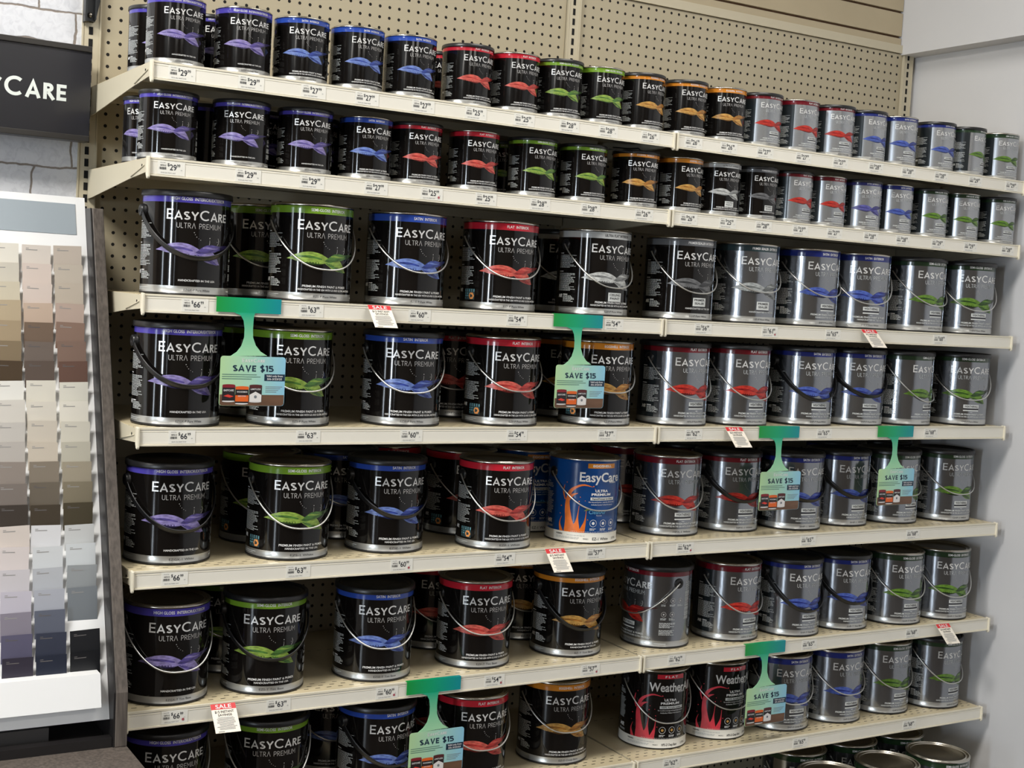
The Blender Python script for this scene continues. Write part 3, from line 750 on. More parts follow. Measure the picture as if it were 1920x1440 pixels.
for lv, z in LEVEL.items():
    for bay in (0, 1):
        x0, x1 = BAY*bay+.003, BAY*(bay+1)-.003; yf = BF if lv == 'H' else YF
        sh = empty('shelf', (x0, -.01, z))
        tag(sh, 'beige steel %s of the %s bay, carrying %s cans' % (NAMES[lv], 'chip-rack side' if bay == 0 else 'grey-wall side', 'quart' if lv in 'AB' else 'gallon'), 'shelf', 'gondola shelves')
        def pobj(mb, name):
            o = mb.obj(name, sh); o.matrix_parent_inverse = Matrix.Translation((-x0, .01, -z)); return o
        mb = MB(); dm = base_deck_mat if lv == 'H' else deck_mat
        mb.box(x0+.001, x1-.001, yf+.006, -.012, z-.0025, z, dm)
        mb.box(x0+.006, x1-.006, yf+.008, yf+.016, z-.028, z-.0025, beige)
        for yy in (yf+.13, yf+.30): mb.extrude_x([(yy-.03, z-.0025), (yy-.022, z-.018), (yy+.022, z-.018), (yy+.03, z-.0025)], x0+.03, x1-.03, beige)
        mb.box(x0+.006, x1-.006, -.022, -.014, z-.03, z-.0025, beige)
        pobj(mb, 'deck')
        # price rail: a lipped channel with the label face set back
        mb = MB()
        mb.extrude_x([(yf, z+.0015), (yf+.006, z+.0015), (yf+.006, z-.0325), (yf-.001, z-.0335), (yf-.001, z-.0305), (yf+.0015, z-.030), (yf+.0015, z-.0025), (yf, z-.0022)], x0+.002, x1-.002, ivory)
        mb.box(x0+.004, x1-.004, yf+.0008, yf+.0016, z-.0295, z-.003, ivory_face); mb.box(x0+.004, x1-.004, yf+.0004, yf+.0010, z-.0066, z-.0058, ivory)
        pobj(mb, 'price_rail')
        for xe, s_ in ((x0, 1), (x1, -1)):
            mb = MB(); xa, xb = sorted((xe-.0005*s_, xe+.0045*s_))
            mb.extrude_x([(yf-.004, z+.002), (yf+.010, z+.003), (yf+.010, z-.030), (yf+.004, z-.0385), (yf-.002, z-.0395), (yf-.0045, z-.036)], xa, xb, ivory)
            bevel(pobj(mb, 'end_cap'), .0012)
        if lv != 'H':
            for xe, s_ in ((x0, 1), (x1, -1)):
                mb = MB(); xa, xb = sorted((xe+.0003*s_, xe+.0022*s_))
                mb.extrude_x([(yf+.010, z-.001), (-.010, z-.001), (-.010, z-.062), (-.05, z-.060), (yf+.12, z-.034), (yf+.010, z-.027)], xa, xb, beige)
                xa2, xb2 = sorted((xe-.0012*s_, xe+.0003*s_))
                mb.box(xa2, xb2, yf+.035, yf+.037, z-.016, z-.011, black_slot)
                mb.tube([(xe-.0008*s_, yf+.02, z-.014), (xe-.0008*s_, yf+.11, z-.031)], .0011, beige, 6)
                pobj(mb, 'bracket')

# slatwall above the gondola, resting on its top rail
slat = mat('slatwall_laminate', srgb(180, 166, 138), 0.5, noise=0.08, nscale=4)
groove = mat('slatwall_groove', srgb(96, 66, 44), 0.7)
mb = MB(); z = 2.368; edges = [2.368, 2.391, 2.466, 2.541, 2.616, 2.691, 2.766, 2.841]
mb.box(-.02, 2.408, .010, .0345, 2.368, 2.85, groove)
for a, b in zip(edges[:-1], edges[1:]): mb.box(-.02, 2.409, .0, .012, a+(.0035 if a > 2.37 else 0), b-.0035, slat)
tag(mb.obj('slatwall_panel'), 'beige slatwall panel with brown grooves above the pegboard', 'wall panel')

# ------------------------------------------------------------------ cans
COLWORD = {'P': 'violet-banded high gloss', 'G': 'green-banded semi-gloss', 'B': 'blue-banded satin', 'R': 'red-banded flat', 'O': 'orange-banded eggshell', 'W': 'white-banded ceiling',
           'K': 'grey-banded primer', 'eR': 'silver dark-red-banded', 'eB': 'silver dark-blue-banded', 'eP': 'silver indigo-banded', 'eG': 'silver dark-green-banded', 'eK': 'silver slate-banded primer',
           'U': 'blue eggshell', 'BW': 'black red-splash'}
ORD = ['zeroth', 'first', 'second', 'third', 'fourth', 'fifth', 'sixth', 'seventh', 'eighth', 'ninth', 'tenth', 'eleventh', 'twelfth', 'thirteenth', 'fourteenth', 'fifteenth', 'sixteenth', 'seventeenth', 'eighteenth', 'nineteenth', 'twentieth']
cnt = {}
rnd = random.Random(11)
for (lv, back, kind, x, y, rot, lh, cert) in CANS:
    q = lv in 'AB'; cnt[(lv, back)] = cnt.get((lv, back), 0)+1; n = ORD[cnt[(lv, back)]]
    root = empty('paint_can', (x, y, LEVEL[lv]+.0006), rad(rot))
    where = 'back row' if back else 'front row'
    hd = '' if q else (' with black strap handle' if 's' in lh else ' with wire handle')
    size = 'quart' if q else 'gallon'
    side = 'counting from the colour-chip rack' if q else 'from the colour-chip rack'
    tag(root, '%s%s %s can, %s from chip rack, %s of %s' % ('' if q else ('strap-handled ' if 's' in lh else 'wire-handled '), COLWORD[kind], size, n, where, SHORT[lv]), 'paint can', 'paint cans on the %s' % SHORT[lv])
    mkobj('can_body', body_mesh(kind, q, lv, bool(cert)), root)
    mkobj('lid', lid_mesh(lh[0], q), root)
    if not q:
        strap = 's' in lh
        drop = rnd.choice((.082, .088, .094))
        mkobj('bail_handle', bail_mesh(strap, drop), root)
        for s_ in (-1, 1): mkobj('handle_ear', ear_mesh(s_, strap), root)

# ------------------------------------------------------------------ price labels
PRICES = {
 'A': [('29', .064), ('29', .199), ('27', .327), ('27', .442), ('27', .569), ('25', .693), ('25', .813), ('28', .929), ('28', 1.033), ('26', 1.15), ('26', 1.275), ('26', 1.381), ('27', 1.494), ('27', 1.618), ('27', 1.742), ('28', 1.866), ('28', 1.984), ('28', 2.106), ('29', 2.239), ('29', 2.386)],
 'B': [('29', .051), ('29', .201), ('29', .333), ('27', .472), ('25', .599), ('25', .729), ('28', .865), ('28', .998), ('26', 1.146), ('26', 1.275), ('25', 1.393), ('28', 1.505), ('27', 1.624), ('27', 1.739), ('28', 1.866), ('28', 1.982), ('29', 2.114), ('29', 2.24), ('28', 2.39)],
 'C': [('66', .107), ('63', .344), ('60', .586), ('54', .823), ('54', 1.081), ('56', 1.34), ('61', 1.548), ('65', 1.759), ('68', 2.15)],
 'D': [('66', .092), ('63', .35), ('60', .581), ('54', .84), ('57', 1.081), ('62', 1.332), ('65', 1.754), ('68', 2.143)],
 'E': [('66', .089), ('63', .342), ('60', .574), ('54', .827), ('57', 1.07), ('62', 1.329), ('65', 1.725), ('68', 2.104)],
 'F': [('66', .1), ('63', .313), ('60', .555), ('54', .818), ('57', 1.075), ('62', 1.325), ('65', 1.755), ('68', 2.131)],
 'G': [('66', .1), ('63', .32), ('60', .56), ('54', .82), ('57', 1.07), ('62', 1.331), ('65', 1.748), ('68', 2.147)]}
DOTS = {('B', 5), ('E', 3), ('E', 6), ('F', 1), ('F', 3), ('F', 4), ('F', 5), ('C', 7)}
def flat_text(mb, t, x, z, h, wdt, m, y, bold=0.0, align='c'):
    vs, fs, tw = font_text(t, bold); k = (wdt/tw) if wdt else h
    x0 = x-k*tw/2 if align == 'c' else x
    mb.add([(x0+a*k, y, z+b*h) for a, b in vs], fs, m)
_PL = {}
def label_mesh(price, red):
    key = (price, red)
    if key in _PL: return _PL[key]
    mb = MB(); mb.box(-.029, .023, -.0006, 0, -.0128, .0128, paper); y = -.0009
    flat_text(mb, '$', -.0085, .0035, .0055, None, ink, y, .01)
    flat_text(mb, price, .0005, -.0035, .0105, .0128, ink, y, .012)
    flat_text(mb, '99', .0105, .0030, .0052, .0062, ink, y, .01)
    flat_text(mb, '187212', -.0185, .0030, .0026, .011, ink, y, .02)
    x = -.0255; r = random.Random(int(price))
    while x < -.0120:
        wv = r.choice((.0004, .0007)); mb.add([(x, y, -.0035), (x+wv, y, -.0035), (x+wv, y, .0012), (x, y, .0012)], [(0, 1, 2, 3)], ink); x += wv+r.choice((.0005, .0008))
    flat_text(mb, 'EZCR GAL PAINT WHT', -.0085, -.0102, .0022, .028, ink_grey, y)
    flat_text(mb, 'EA', .0165, -.0035, .002, .003, ink_grey, y); flat_text(mb, 'INTR', -.019, .0085, .0015, .010, ink_grey, y)
    if red:
        vs = [(.0135+.0026*math.cos(2*PI*i/14), y-.0003, -.0062+.0026*math.sin(2*PI*i/14)) for i in range(14)]
        mb.add(vs, [tuple(range(14))], dot_red)
    _PL[key] = mb.mesh('price_label'); return _PL[key]
for lv, L in PRICES.items():
    for i, (p, x) in enumerate(L):
        o = mkobj('price_label', label_mesh(p, (lv, i+1) in DOTS), None, (x, YF+.0006, LEVEL[lv]-.0165))
        tag(o, 'white price label reading $%s.99, %s along the %s rail from the chip rack' % (p, ORD[i+1], SHORT[lv]), 'price label', 'price labels on the %s rail' % SHORT[lv])

# ------------------------------------------------------------------ hanging SAVE tags
def grad_x(name, stops, x0, x1, rough=0.35, axis=0):
    m = bpy.data.materials.new(name); m.use_nodes = True; nt = m.node_tree; b = nt.nodes['Principled BSDF']; b.inputs['Roughness'].default_value = rough
    tc = N(nt, 'ShaderNodeTexCoord'); sp = N(nt, 'ShaderNodeSeparateXYZ'); nt.links.new(tc.outputs['Object'], sp.inputs[0])
    q = M_(nt, 'DIVIDE', M_(nt, 'SUBTRACT', sp.outputs[axis], x0), x1-x0)
    rp = N(nt, 'ShaderNodeValToRGB'); e = rp.color_ramp.elements
    e[0].position, e[0].color = stops[0][0], srgb(*stops[0][1]); e[1].position, e[1].color = stops[-1][0], srgb(*stops[-1][1])
    for p, c in stops[1:-1]:
        k = e.new(p); k.color = srgb(*c)
    nt.links.new(q, rp.inputs[0]); nt.links.new(rp.outputs[0], b.inputs['Base Color']); return m
tag_top = grad_x('tag_band_print', [(0, (20, 150, 62)), (.45, (0, 160, 110)), (1, (0, 140, 150))], -.0655, .0655)
tag_neck = grad_x('tag_neck_print', [(0, (160, 215, 172)), (1, (0, 168, 128))], -.105, -.025, axis=2)
tag_card = grad_x('tag_card_print', [(0, (178, 214, 160)), (.5, (166, 212, 190)), (1, (140, 196, 222))], -.055, .08)
tag_navy = mat('tag_navy', srgb(18, 44, 66), 0.4); tag_wood = mat('tag_wood_print', srgb(112, 82, 62), 0.4, noise=0.25, nscale=60, stretch=(.2, 1, 1))
tag_fine = mat('tag_fine_print', srgb(96, 132, 118), 0.5)
mini = {'r': mat('mini_red', srgb(130, 30, 40), .4), 'k': mat('mini_black', srgb(38, 30, 32), .4), 'o': mat('mini_orange', srgb(222, 100, 36), .4), 'w': mat('mini_white', srgb(225, 222, 220), .4), 'm': mat('mini_maroon', srgb(84, 36, 38), .4), 's': mat('mini_swoosh', srgb(214, 60, 50), .4)}
def tag_meshes():
    T = .0006
    clip = MB(); clip.box(-.0655, .0655, -.0022, -.0010, -.0275, .0005, tag_top); clip.box(-.0655, .0655, -.0022, .007, .0005, .0016, tag_top)
    neck = MB()
    L = [(-.030, -.0275), (-.016, -.033), (-.010, -.043), (-.0075, -.058), (-.0075, -.075), (-.0125, -.092), (-.0215, -.104), (-.034, -.1125)]
    R = [(.0125, -.0275), (.0105, -.034), (.010, -.043), (.0095, -.058), (.0105, -.075), (.0165, -.090), (.027, -.102), (.041, -.110)]
    vs = []; fs = []
    for (a, b), (c, d) in zip(L, R): vs += [(a, -.0022, b), (c, -.0022, d), (a, -.0014, b), (c, -.0014, d)]
    for i in range(len(L)-1):
        k = 4*i; fs += [(k, k+1, k+5, k+4), (k+2, k+6, k+7, k+3), (k, k+4, k+6, k+2), (k+1, k+3, k+7, k+5)]
    neck.add(vs, fs, tag_neck)
    card = MB()
    x0, x1, z0, z1, r = -.053, .080, -.209, -.112, .006
    out = []
    for cx, cz, a in ((x1-r, z1-r, 0), (x0+r, z1-r, 90), (x0+r, z0+r, 180), (x1-r, z0+r, 270)):
        out += [(cx+r*math.cos(rad(a+q)), cz+r*math.sin(rad(a+q))) for q in (0, 30, 60, 90)]
    n = len(out)
    card.add([(x, -.0024, z) for x, z in out]+[(x, -.0016, z) for x, z in out], [tuple(range(n))[::-1], tuple(range(n, 2*n))]+[(i, (i+1) % n, n+(i+1) % n, n+i) for i in range(n)], tag_card)
    y = -.0026
    V, F, tw = stroke_text('_EASY_CARE', .16, .8, .12); k = .046/tw
    for q in range(max(LAY)+1): card.add([(-.0095+a*k, y-.00003*q, -.1235+b*.0072) for a, b in V], [f for f in F if LAY[f[0]] == q], txt_white)
    V, F, tw = stroke_text('_S_A_V_E _$_1_5', .21, 1, .13); k = .082/tw
    for q in range(max(LAY)+1): card.add([(-.0275+a*k, y-.00003*q, -.1415+b*.0120) for a, b in V], [f for f in F if LAY[f[0]] == q], tag_navy)
    for i, wv in enumerate((.070, .078, .060)): card.add([(-.049, y, -.1485-i*.0042), (-.049+wv, y, -.1485-i*.0042), (-.049+wv, y, -.1470-i*.0042), (-.049, y, -.1470-i*.0042)], [(0, 1, 2, 3)], tag_fine)
    card.add([(.037, y, -.1595), (.0795, y, -.1595), (.0795, y, -.1460), (.037, y, -.1460)], [(0, 1, 2, 3)], tag_navy)
    flat_text(card, 'Valid only from', .058, -.1515, .0037, .034, txt_white, y-.0002, .02); flat_text(card, '3/6-3/23/25', .058, -.1575, .0037, .031, txt_white, y-.0002, .02)
    for i in range(4): card.add([(.040, y, -.1715-i*.0034), (.075-.004*i, y, -.1715-i*.0034), (.075-.004*i, y, -.1705-i*.0034), (.040, y, -.1705-i*.0034)], [(0, 1, 2, 3)], ink_grey)
    card.add([(x0+.001, y, z0+.004), (x0+.005, y, z0+.0005), (x1-.005, y, z0+.0005), (x1-.001, y, z0+.004), (x1-.001, y, -.1870), (x0+.001, y, -.1870)], [(0, 1, 2, 3, 4, 5)], tag_wood)
    yy = y-.0003
    def mc(cx, zb, wd, ht, bodym, topm, kind):
        def R_(a, b, c, d, m, e=0): card.add([(a, yy-e, c), (b, yy-e, c), (b, yy-e, d), (a, yy-e, d)], [(0, 1, 2, 3)], m)
        el = lambda z, ry: [(cx+wd/2*math.cos(2*PI*i/20), yy-.0001, z+ry*math.sin(2*PI*i/20)) for i in range(20)]
        R_(cx-wd/2, cx+wd/2, zb, zb+ht, bodym); card.add(el(zb, .0018), [tuple(range(20))], mini['w']); R_(cx-wd/2, cx+wd/2, zb+.001, zb+.006, bodym, .0002)
        R_(cx-wd/2, cx+wd/2, zb+ht-.005, zb+ht, topm, .0002); card.add(el(zb+ht, .0016), [tuple(range(20))], topm)
        if kind == 0: flat_text(card, 'EASYCARE', cx, zb+ht*.62, .0034, wd*.78, txt_white, yy-.0004, .02); card.add([(cx-wd*.4, yy-.0004, zb+ht*.32), (cx+wd*.1, yy-.0004, zb+ht*.22), (cx+wd*.4, yy-.0004, zb+ht*.30), (cx-wd*.05, yy-.0004, zb+ht*.42)], [(0, 1, 2, 3)], mini['s'])
        if kind == 1: flat_text(card, 'WOODSMAN', cx, zb+ht*.66, .0030, wd*.8, txt_white, yy-.0004, .02); R_(cx-wd/2, cx+wd/2, zb+.004, zb+ht*.5, mini['o'], .0003); flat_text(card, 'DECK STAIN', cx, zb+ht*.42, .0022, wd*.6, txt_white, yy-.0005, .02)
        if kind == 2:
            flat_text(card, 'LIMITLESS', cx, zb+ht*.72, .0030, wd*.8, txt_white, yy-.0004, .02)
            card.add([(cx-wd*.48, yy-.0003, zb), (cx+wd*.48, yy-.0003, zb), (cx+wd*.48, yy-.0003, zb+ht*.42), (cx, yy-.0003, zb+ht*.62), (cx-wd*.48, yy-.0003, zb+ht*.42)], [(0, 1, 2, 3, 4)], mini['w'])
            card.add([(cx+.003*math.cos(2*PI*i/12), yy-.0005, zb+ht*.3+.003*math.sin(2*PI*i/12)) for i in range(12)], [tuple(range(12))], ink_grey)
    mc(-.0345, -.2000, .0255, .0315, mini['k'], mini['r'], 0); mc(.020, -.2005, .0255, .0320, mini['k'], mini['m'], 2); mc(-.0075, -.2045, .0265, .0325, mini['k'], mini['o'], 1)
    return clip.mesh('tag_clip'), neck.mesh('tag_neck'), card.mesh('tag_card')
TG = tag_meshes()
SAVE = [('C', .2105, 0, 'between the $66.99 and $63.99 labels'), ('C', .979, 0, 'beside the second $54.99 label'), ('D', 1.597, 0, 'beside the $65.99 label'), ('D', 2.0035, 0, 'beside the $68.99 label'),
        ('F', .6625, 0, 'beside the $54.99 label'), ('F', 1.601, 0, 'beside the $65.99 label')]
for lv, x, r, w_ in SAVE:
    t = empty('sale_dangler', (x, YF-.001, LEVEL[lv]+.0012), 0)
    tag(t, 'hanging SAVE $15 tag on %s rail, %s' % (SHORT[lv], w_), 'hanging sign', 'hanging SAVE $15 tags')
    for nm, me in zip(('rail_clip', 'neck', 'printed_card'), TG): mkobj(nm, me, t)
# small flared SALE cards
sale_red = mat('sale_red', srgb(205, 42, 48), 0.45); sale_paper = mat('sale_paper', srgb(236, 228, 214), 0.5)
mb = MB(); Wd, Ln = .050, .0635
def sq(a, b, c, d, m, e=0.0): mb.add([(a, -.0004-e, -d), (b, -.0004-e, -d), (b, -.0004-e, -c), (a, -.0004-e, -c)], [(0, 1, 2, 3)], m)
mb.box(0, Wd, -.0004, .0002, -Ln, 0, sale_paper); sq(0, Wd, 0, .0125, sale_red, .0002)
flat_text(mb, 'SALE', Wd/2, -.0108, .0085, .032, txt_white, -.0010, .015)
flat_text(mb, '$15 INSTANT', Wd/2, -.0205, .0052, .038, ink, -.0008, .015); flat_text(mb, 'SAVINGS', Wd/2, -.0275, .0048, .028, ink, -.0008, .015)
rr = random.Random(3)
for i in range(10):
    wv = rr.uniform(.028, .042); sq(Wd/2-wv/2, Wd/2+wv/2, .0305+i*.0028, .0316+i*.0028, ink_grey, .0004)
sq(.006, .018, .0605, .0615, ink, .0004)
sale_me = mb.mesh('sale_card')
for lv, x, w_ in [('C', .461, 'beside the $60.99 label'), ('C', 1.849, 'below a silver dark-blue can'), ('D', 1.421, 'between $62.99 label and green hanging tag'), ('E', .925, 'beside the $57.99 label'), ('F', .166, 'beside the $66.99 label'), ('F', 2.213, 'near the grey wall')]:
    o = mkobj('sale_card', sale_me, None, (x, YF-.0028, LEVEL[lv]+.0005)); o.rotation_euler = (rad(-46 if 0 else -0), 0, 0)
    o.rotation_euler = (rad(-47), 0, rad(-2)); 
    tag(o, 'small red-topped SALE card on %s rail, %s' % (SHORT[lv], w_), 'sale card', 'red-topped SALE cards')

# ------------------------------------------------------------------ the colour-chip rack
def BY(z, off=0.0): return -.172-.353*(1.669-z)-off       # front of the leaning board
wood_dark = mat('dark_wood_grain', srgb(96, 88, 82), 0.5, noise=0.45, nscale=14, stretch=(14, 14, .6))
black_wood_and_shade = mat('black_laminate_and_shade', srgb(26, 24, 25), 0.4)  # black cabinet parts, and the painted shade inside the side panel
board_white = mat('white_board', srgb(230, 231, 232), 0.35)
rack = empty('colour_chip_rack', (-.30, 0, 0))
tag(rack, 'leaning white colour-chip display board in a dark wood cabinet beside the shelving', 'display rack')
def robj(mb, name, lab=None):
    o = mb.obj(name, rack); o.matrix_parent_inverse = Matrix.Translation((.30, 0, 0))
    if lab: o['label'] = lab
    return o
prof = [(-.012, 0.667), (-.540, .667), (-.535, .768), (-.217, 1.669), (-.012, 1.669)]
mb = MB(); mb.extrude_x(prof, -.034, -.012, wood_dark); bevel(robj(mb, 'side_panel', 'dark grey-brown wood side panel'), .0012)
mb = MB(); mb.extrude_x([(y+.002, z) for y, z in prof], -.0375, -.0345, black_wood_and_shade); robj(mb, 'side_shade_sheet')  # added dark sheet: paints the shade on the side panel's inner face
XL = -.62
zt, zb = 1.6905, .712
mb = MB(); mb.extrude_x([(BY(zt), zt), (BY(zb), zb), (BY(zb)+.02, zb-.006), (BY(zt)+.02, zt-.006)], XL, -.0380, board_white); robj(mb, 'chip_board', 'white leaning board')
hd_mat = mat('grey_header', srgb(150, 160, 168), 0.4)
mb = MB(); mb.extrude_x([(BY(1.676, .0012), 1.676), (BY(1.614, .0012), 1.614), (BY(1.614, .0), 1.614), (BY(1.676, .0), 1.676)], -.56, -.0575, hd_mat); robj(mb, 'header_panel', 'plain grey-blue header strip')
mb = MB(); mb.extrude_x([(BY(.801, .034), .801), (BY(.744, .030), .742), (BY(.744, .0), .742), (BY(.801, .0), .801)], XL, -.0585, board_white); robj(mb, 'bottom_ledge')
mb = MB(); mb.box(XL, -.0385, -.47, -.05, .667, .672, black_wood_and_shade); mb.box(XL, -.0385, -.06, -.05, .672, 1.60, black_wood_and_shade); robj(mb, 'inner_back')
mb = MB(); mb.box(XL, -.145, -.5, -.42, .6725, .705, mat('charcoal_box', srgb(62, 60, 60), 0.5)); robj(mb, 'inner_box')
mb = MB(); mb.box(XL, -.0385, -.535, -.512, .645, .684, black_wood_and_shade); robj(mb, 'front_rail')
mb = MB(); mb.box(XL-.1, -.012, -.76, -.006, .62, .6665, wood_dark); mb.box(XL-.1, -.03, -.735, -.006, .0, .62, black_wood_and_shade); robj(mb, 'base_cabinet', 'dark wood base cabinet')
# chip cards: three columns seen, rows shingled down the board
CHIP = [  # rows from the top: (column at frame edge, middle column, column next to the side panel)
 ((228, 222, 208), (226, 214, 202), (204, 188, 172)), ((216, 208, 190), (220, 200, 188), (198, 184, 166)), ((208, 196, 168), (222, 202, 190), (202, 186, 166)),
 ((186, 164, 128), (206, 176, 152), (192, 164, 148)), ((168, 144, 108), (128, 102, 82), (146, 112, 94)), ((138, 116, 84), (116, 100, 90), (134, 102, 86)), ((78, 58, 36), (98, 80, 70), (112, 76, 62)),
 ((232, 230, 222), (222, 216, 200), (228, 224, 208)), ((206, 200, 190), (226, 218, 202), (228, 222, 206)), ((200, 194, 186), (212, 200, 182), (212, 206, 188)), ((190, 182, 174), (206, 192, 172), (194, 188, 168)),
 ((148, 134, 124), (138, 124, 106), (158, 146, 122)), ((122, 110, 102), (112, 100, 84), (134, 122, 96)), ((62, 52, 44), (70, 58, 42), (78, 68, 46)),
 ((222, 208, 198), (224, 224, 228), (210, 212, 212)), ((218, 206, 204), (210, 214, 218), (202, 208, 212)), ((206, 200, 206), (188, 192, 200), (154, 160, 164)), ((194, 188, 204), (172, 176, 190), (122, 130, 138)),
 ((136, 128, 146), (92, 98, 118), (118, 126, 134)), ((92, 88, 120), (50, 56, 78), (24, 26, 32)), ((46, 40, 58), (26, 34, 56), (14, 17, 24))]
XC = [-.2003, -.1405, -.0800]; WC = .0545
rc = random.Random(9)
COLN = ['column farthest from the side panel', 'middle column', 'column beside the side panel']
ROWN = ORD+['twenty-first']
def cname(c):
    r, g, b = c; v = sum(c)/3
    t = 'very pale' if v > 205 else 'pale' if v > 175 else 'mid' if v > 115 else 'dark' if v > 60 else 'near-black'
    h = 'blue' if b > r+4 else ('violet' if b > g+8 and r > g else ('brown' if r-b > 28 and v < 175 else ('cream' if r-b > 12 else 'grey')))
    return '%s %s' % (t, h)
for i, row in enumerate(CHIP):
    z1 = 1.5895-i*.03758
    for j, c in enumerate(row):
        big = (i == 18 and j == 2); zz = z1-(.0 if not big else -.002)
        if i == 18 and j == 2: continue
        hgt = .052 if not (i == 17 and j == 2) else .085
        tw = rc.uniform(-2.2, 1.2); dxx = rc.uniform(-.0012, .0012); dz = rc.uniform(-.002, .002)
        g_ = sum(c)/3; m = mat('chip_%d_%d' % (i, j), srgb(*[(v*.74+g_*.26)*.97 for v in c]), 0.42)
        mb = MB(); mb.box(-WC/2, WC/2, -.0005, 0, -hgt, 0, m)
        if i == 17 and j == 2: mb.box(-WC/2, WC/2, -.0007, -.0005, -hgt, -hgt+.020, board_white); flat_text(mb, '226308', .006, -hgt+.010, .0028, .013, ink, -.0009, .03); flat_text(mb, '6G/8', .006, -hgt+.003, .0028, .009, ink, -.0009, .03)
        lm = mat('chip_print_light', srgb(150, 148, 146), .6) if sum(c) > 330 else mat('chip_print_dark', srgb(96, 92, 92), .6)
        mb.add([(-.020, -.0007, -.0075), (-.0145, -.0007, -.0075), (-.0145, -.0007, -.0063), (-.020, -.0007, -.0063), (-.020, -.0007, -.0105), (.002, -.0007, -.0105), (.002, -.0007, -.0090), (-.020, -.0007, -.0090)], [(0, 1, 2, 3), (4, 5, 6, 7)], lm)
        o = mb.obj('paint_chip_card'); o.location = (XC[j]+dxx, BY(z1, .0165+rc.uniform(0, .003)), z1+dz)
        o.rotation_euler = (math.atan(.353)*-1+rad(16+rc.uniform(-3, 3)), rad(tw), 0)
        tag(o, '%s paint chip card, %s row down, %s' % (cname(c), ROWN[i+1], COLN[j]), 'paint chip card', 'paint chip cards on the display board')

# ------------------------------------------------------------------ faux stone panel, sign, bracket
m = bpy.data.materials.new('white_stone_print'); m.use_nodes = True; nt = m.node_tree; b = nt.nodes['Principled BSDF']; b.inputs['Roughness'].default_value = 0.55
tc = N(nt, 'ShaderNodeTexCoord'); mp = N(nt, 'ShaderNodeMapping'); mp.inputs['Rotation'].default_value = (rad(-90), 0, 0); mp.inputs['Location'].default_value = (.02, 0, .0)
nt.links.new(tc.outputs['Object'], mp.inputs[0])
ns = N(nt, 'ShaderNodeTexNoise'); ns.inputs['Scale'].default_value = 14; ns.inputs['Detail'].default_value = 4; nt.links.new(tc.outputs['Object'], ns.inputs['Vector'])
vm = N(nt, 'ShaderNodeVectorMath', operation='MULTIPLY_ADD'); nt.links.new(ns.outputs['Color'], vm.inputs[0]); vm.inputs[1].default_value = (.022, .022, 0); nt.links.new(mp.outputs[0], vm.inputs[2])
bt = N(nt, 'ShaderNodeTexBrick'); nt.links.new(vm.outputs[0], bt.inputs['Vector'])
bt.inputs['Scale'].default_value = 1.0; bt.inputs['Brick Width'].default_value = .155; bt.inputs['Row Height'].default_value = .0655; bt.inputs['Mortar Size'].default_value = .0030; bt.inputs['Mortar Smooth'].default_value = .6; bt.inputs['Bias'].default_value = -.2
bt.inputs['Color1'].default_value = srgb(222, 224, 230); bt.inputs['Color2'].default_value = srgb(230, 232, 237); bt.inputs['Mortar'].default_value = srgb(140, 130, 122)
n3 = N(nt, 'ShaderNodeTexNoise'); n3.inputs['Scale'].default_value = 55; n3.inputs['Detail'].default_value = 8; n3.inputs['Distortion'].default_value = 1.5; nt.links.new(tc.outputs['Object'], n3.inputs['Vector'])
mx = N(nt, 'ShaderNodeMix', data_type='RGBA', blend_type='MULTIPLY'); mx.inputs[0].default_value = .35; nt.links.new(bt.outputs['Color'], mx.inputs[6])
rp = N(nt, 'ShaderNodeValToRGB'); rp.color_ramp.elements[0].position = .35; rp.color_ramp.elements[0].color = srgb(212, 212, 216); rp.color_ramp.elements[1].position = .55; rp.color_ramp.elements[1].color = (1, 1, 1, 1)
nt.links.new(n3.outputs['Fac'], rp.inputs[0]); nt.links.new(rp.outputs[0], mx.inputs[7]); nt.links.new(mx.outputs[2], b.inputs['Base Color'])
bp = N(nt, 'ShaderNodeBump'); bp.inputs['Strength'].default_value = .35; bp.inputs['Distance'].default_value = .004
ad = M_(nt, 'ADD', M_(nt, 'MULTIPLY', bt.outputs['Fac'], -1.0), M_(nt, 'MULTIPLY', n3.outputs['Fac'], .5)); nt.links.new(ad, bp.inputs['Height']); nt.links.new(bp.outputs[0], b.inputs['Normal'])
mb = MB(); mb.box(-1.2, -.0185, .0, .006, .67, 2.9, m); o = mb.obj('stone_print_panel'); tag(o, 'white faux stone block panel behind the dark sign', 'wall panel')
sg = empty('brand_sign', (-.187, -.06, 1.91)); tag(sg, 'dark grey wall sign with white capital lettering on the stone panel', 'sign')
sign_m = mat('sign_face', srgb(44, 44, 48), 0.22, coat=0.15, noise=0.1, nscale=3); sign_fr = mat('sign_frame', srgb(66, 64, 62), 0.35, metal=0.4); sign_w = mat('sign_lettering', srgb(226, 232, 228), 0.4)
def sobj(mb, name):
    o = mb.obj(name, sg); o.matrix_parent_inverse = Matrix.Translation((.187, .06, -1.91)); return o
x0, x1, z0, z1 = -.362, -.0135, 1.812, 2.009
mb = MB(); mb.box(x0, x1, -.078, -.045, z0+.008, z1-.008, sign_m); sobj(mb, 'face')
mb = MB()
for (a, b_, c, d) in ((x0, x1, z1-.012, z1), (x0, x1, z0, z0+.012)): mb.box(a, b_, -.083, -.043, c, d, sign_fr)
bevel(sobj(mb, 'frame'), .0015)
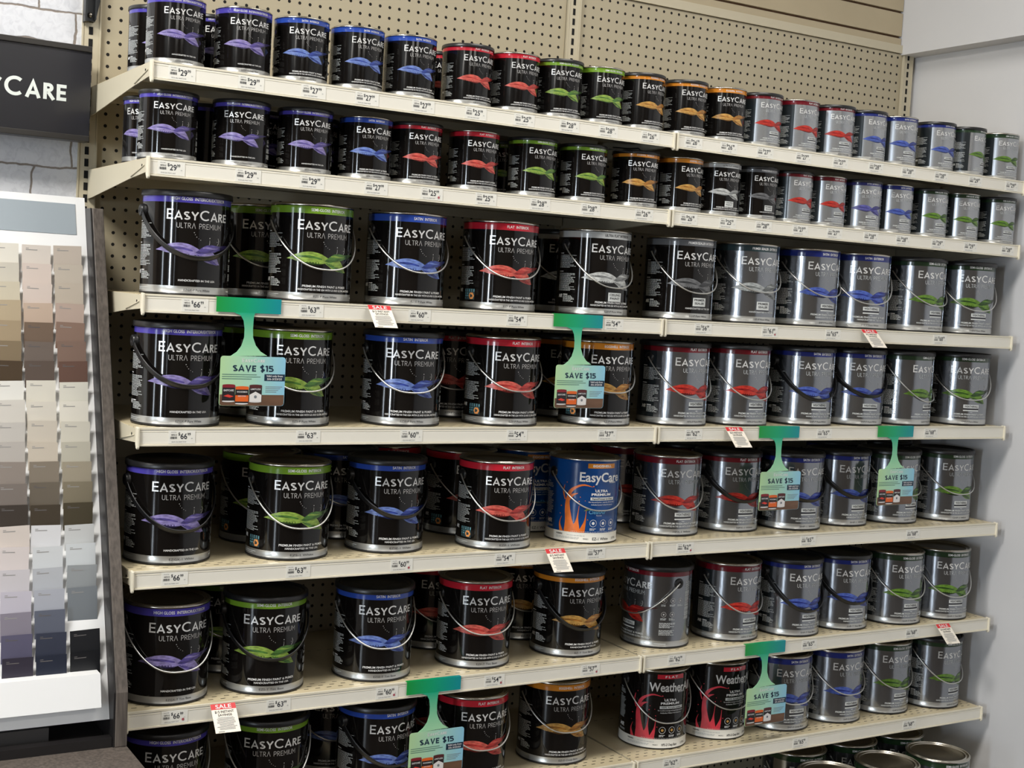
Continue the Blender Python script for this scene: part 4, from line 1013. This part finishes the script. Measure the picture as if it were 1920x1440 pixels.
mb = MB(); V, F, tw = stroke_text('_EASY_CARE', .175, .84, .12); k = (.245)/tw

for q in range(max(LAY)+1): mb.add([(-.3075+a*k, -.0788-.0001*q, 1.8905+b*.0395) for a, b in V], [f for f in F if LAY[f[0]] == q], sign_w)
sobj(mb, 'lettering')
mb = MB(); mb.box(-.30, -.29, -.045, .0, 1.9, 1.93, sign_fr); mb.box(-.06, -.05, -.045, .0, 1.9, 1.93, sign_fr); sobj(mb, 'standoff')
# dark steel bracket hooked into the upright, top of the frame
br = mat('bracket_steel', srgb(62, 64, 66), 0.35, metal=0.7); bolt = mat('bolt_zinc', srgb(150, 146, 138), 0.3, metal=1)
bk = empty('steel_bracket', (-.008, -.01, 2.11)); tag(bk, 'dark steel bracket with a bolt hooked on the upright above the sign', 'bracket')
mb = MB()
V = [(-.0185, 2.072), (.0045, 2.072), (.0135, 2.115), (.0135, 2.20), (-.0185, 2.20)]
n = len(V); mb.add([(x, -.020, z) for x, z in V]+[(x, -.0105, z) for x, z in V], [tuple(range(n))[::-1], tuple(range(n, 2*n))]+[(i, (i+1) % n, n+(i+1) % n, n+i) for i in range(n)], br)
mb.box(-.0195, -.0155, -.034, -.0105, 2.069, 2.20, br); mb.box(.0015, .0045, -.030, -.0200, 2.075, 2.20, br)
o = mb.obj('plate', bk); o.matrix_parent_inverse = Matrix.Translation((.008, .01, -2.11))
mb = MB(); mb.lathe([(0, .006), (.0035, .006), (.0052, .003), (.0055, 0)], 16, lambda i, j: bolt); me = mb.mesh('bolt')
o = mkobj('bolt', me, bk); o.rotation_euler = (PI/2, 0, 0); o.location = (.001, -.010, -.026)

# thin black cord left under the top shelf at the joint of the two bays
mb = MB(); zc = LEVEL['A']
mb.tube([(1.165, -.30, zc-.026), (1.163, -.36, zc-.033), (1.160, -.41, zc-.036), (1.150, -.44, zc-.047), (1.120, -.445, zc-.052), (1.08, -.44, zc-.0505), (1.04, -.42, zc-.0485)], .0016, blk_plastic, 6)
tag(mb.obj('black_cord'), 'thin black cord hanging below the top shelf near the joint of two shelves', 'cord')
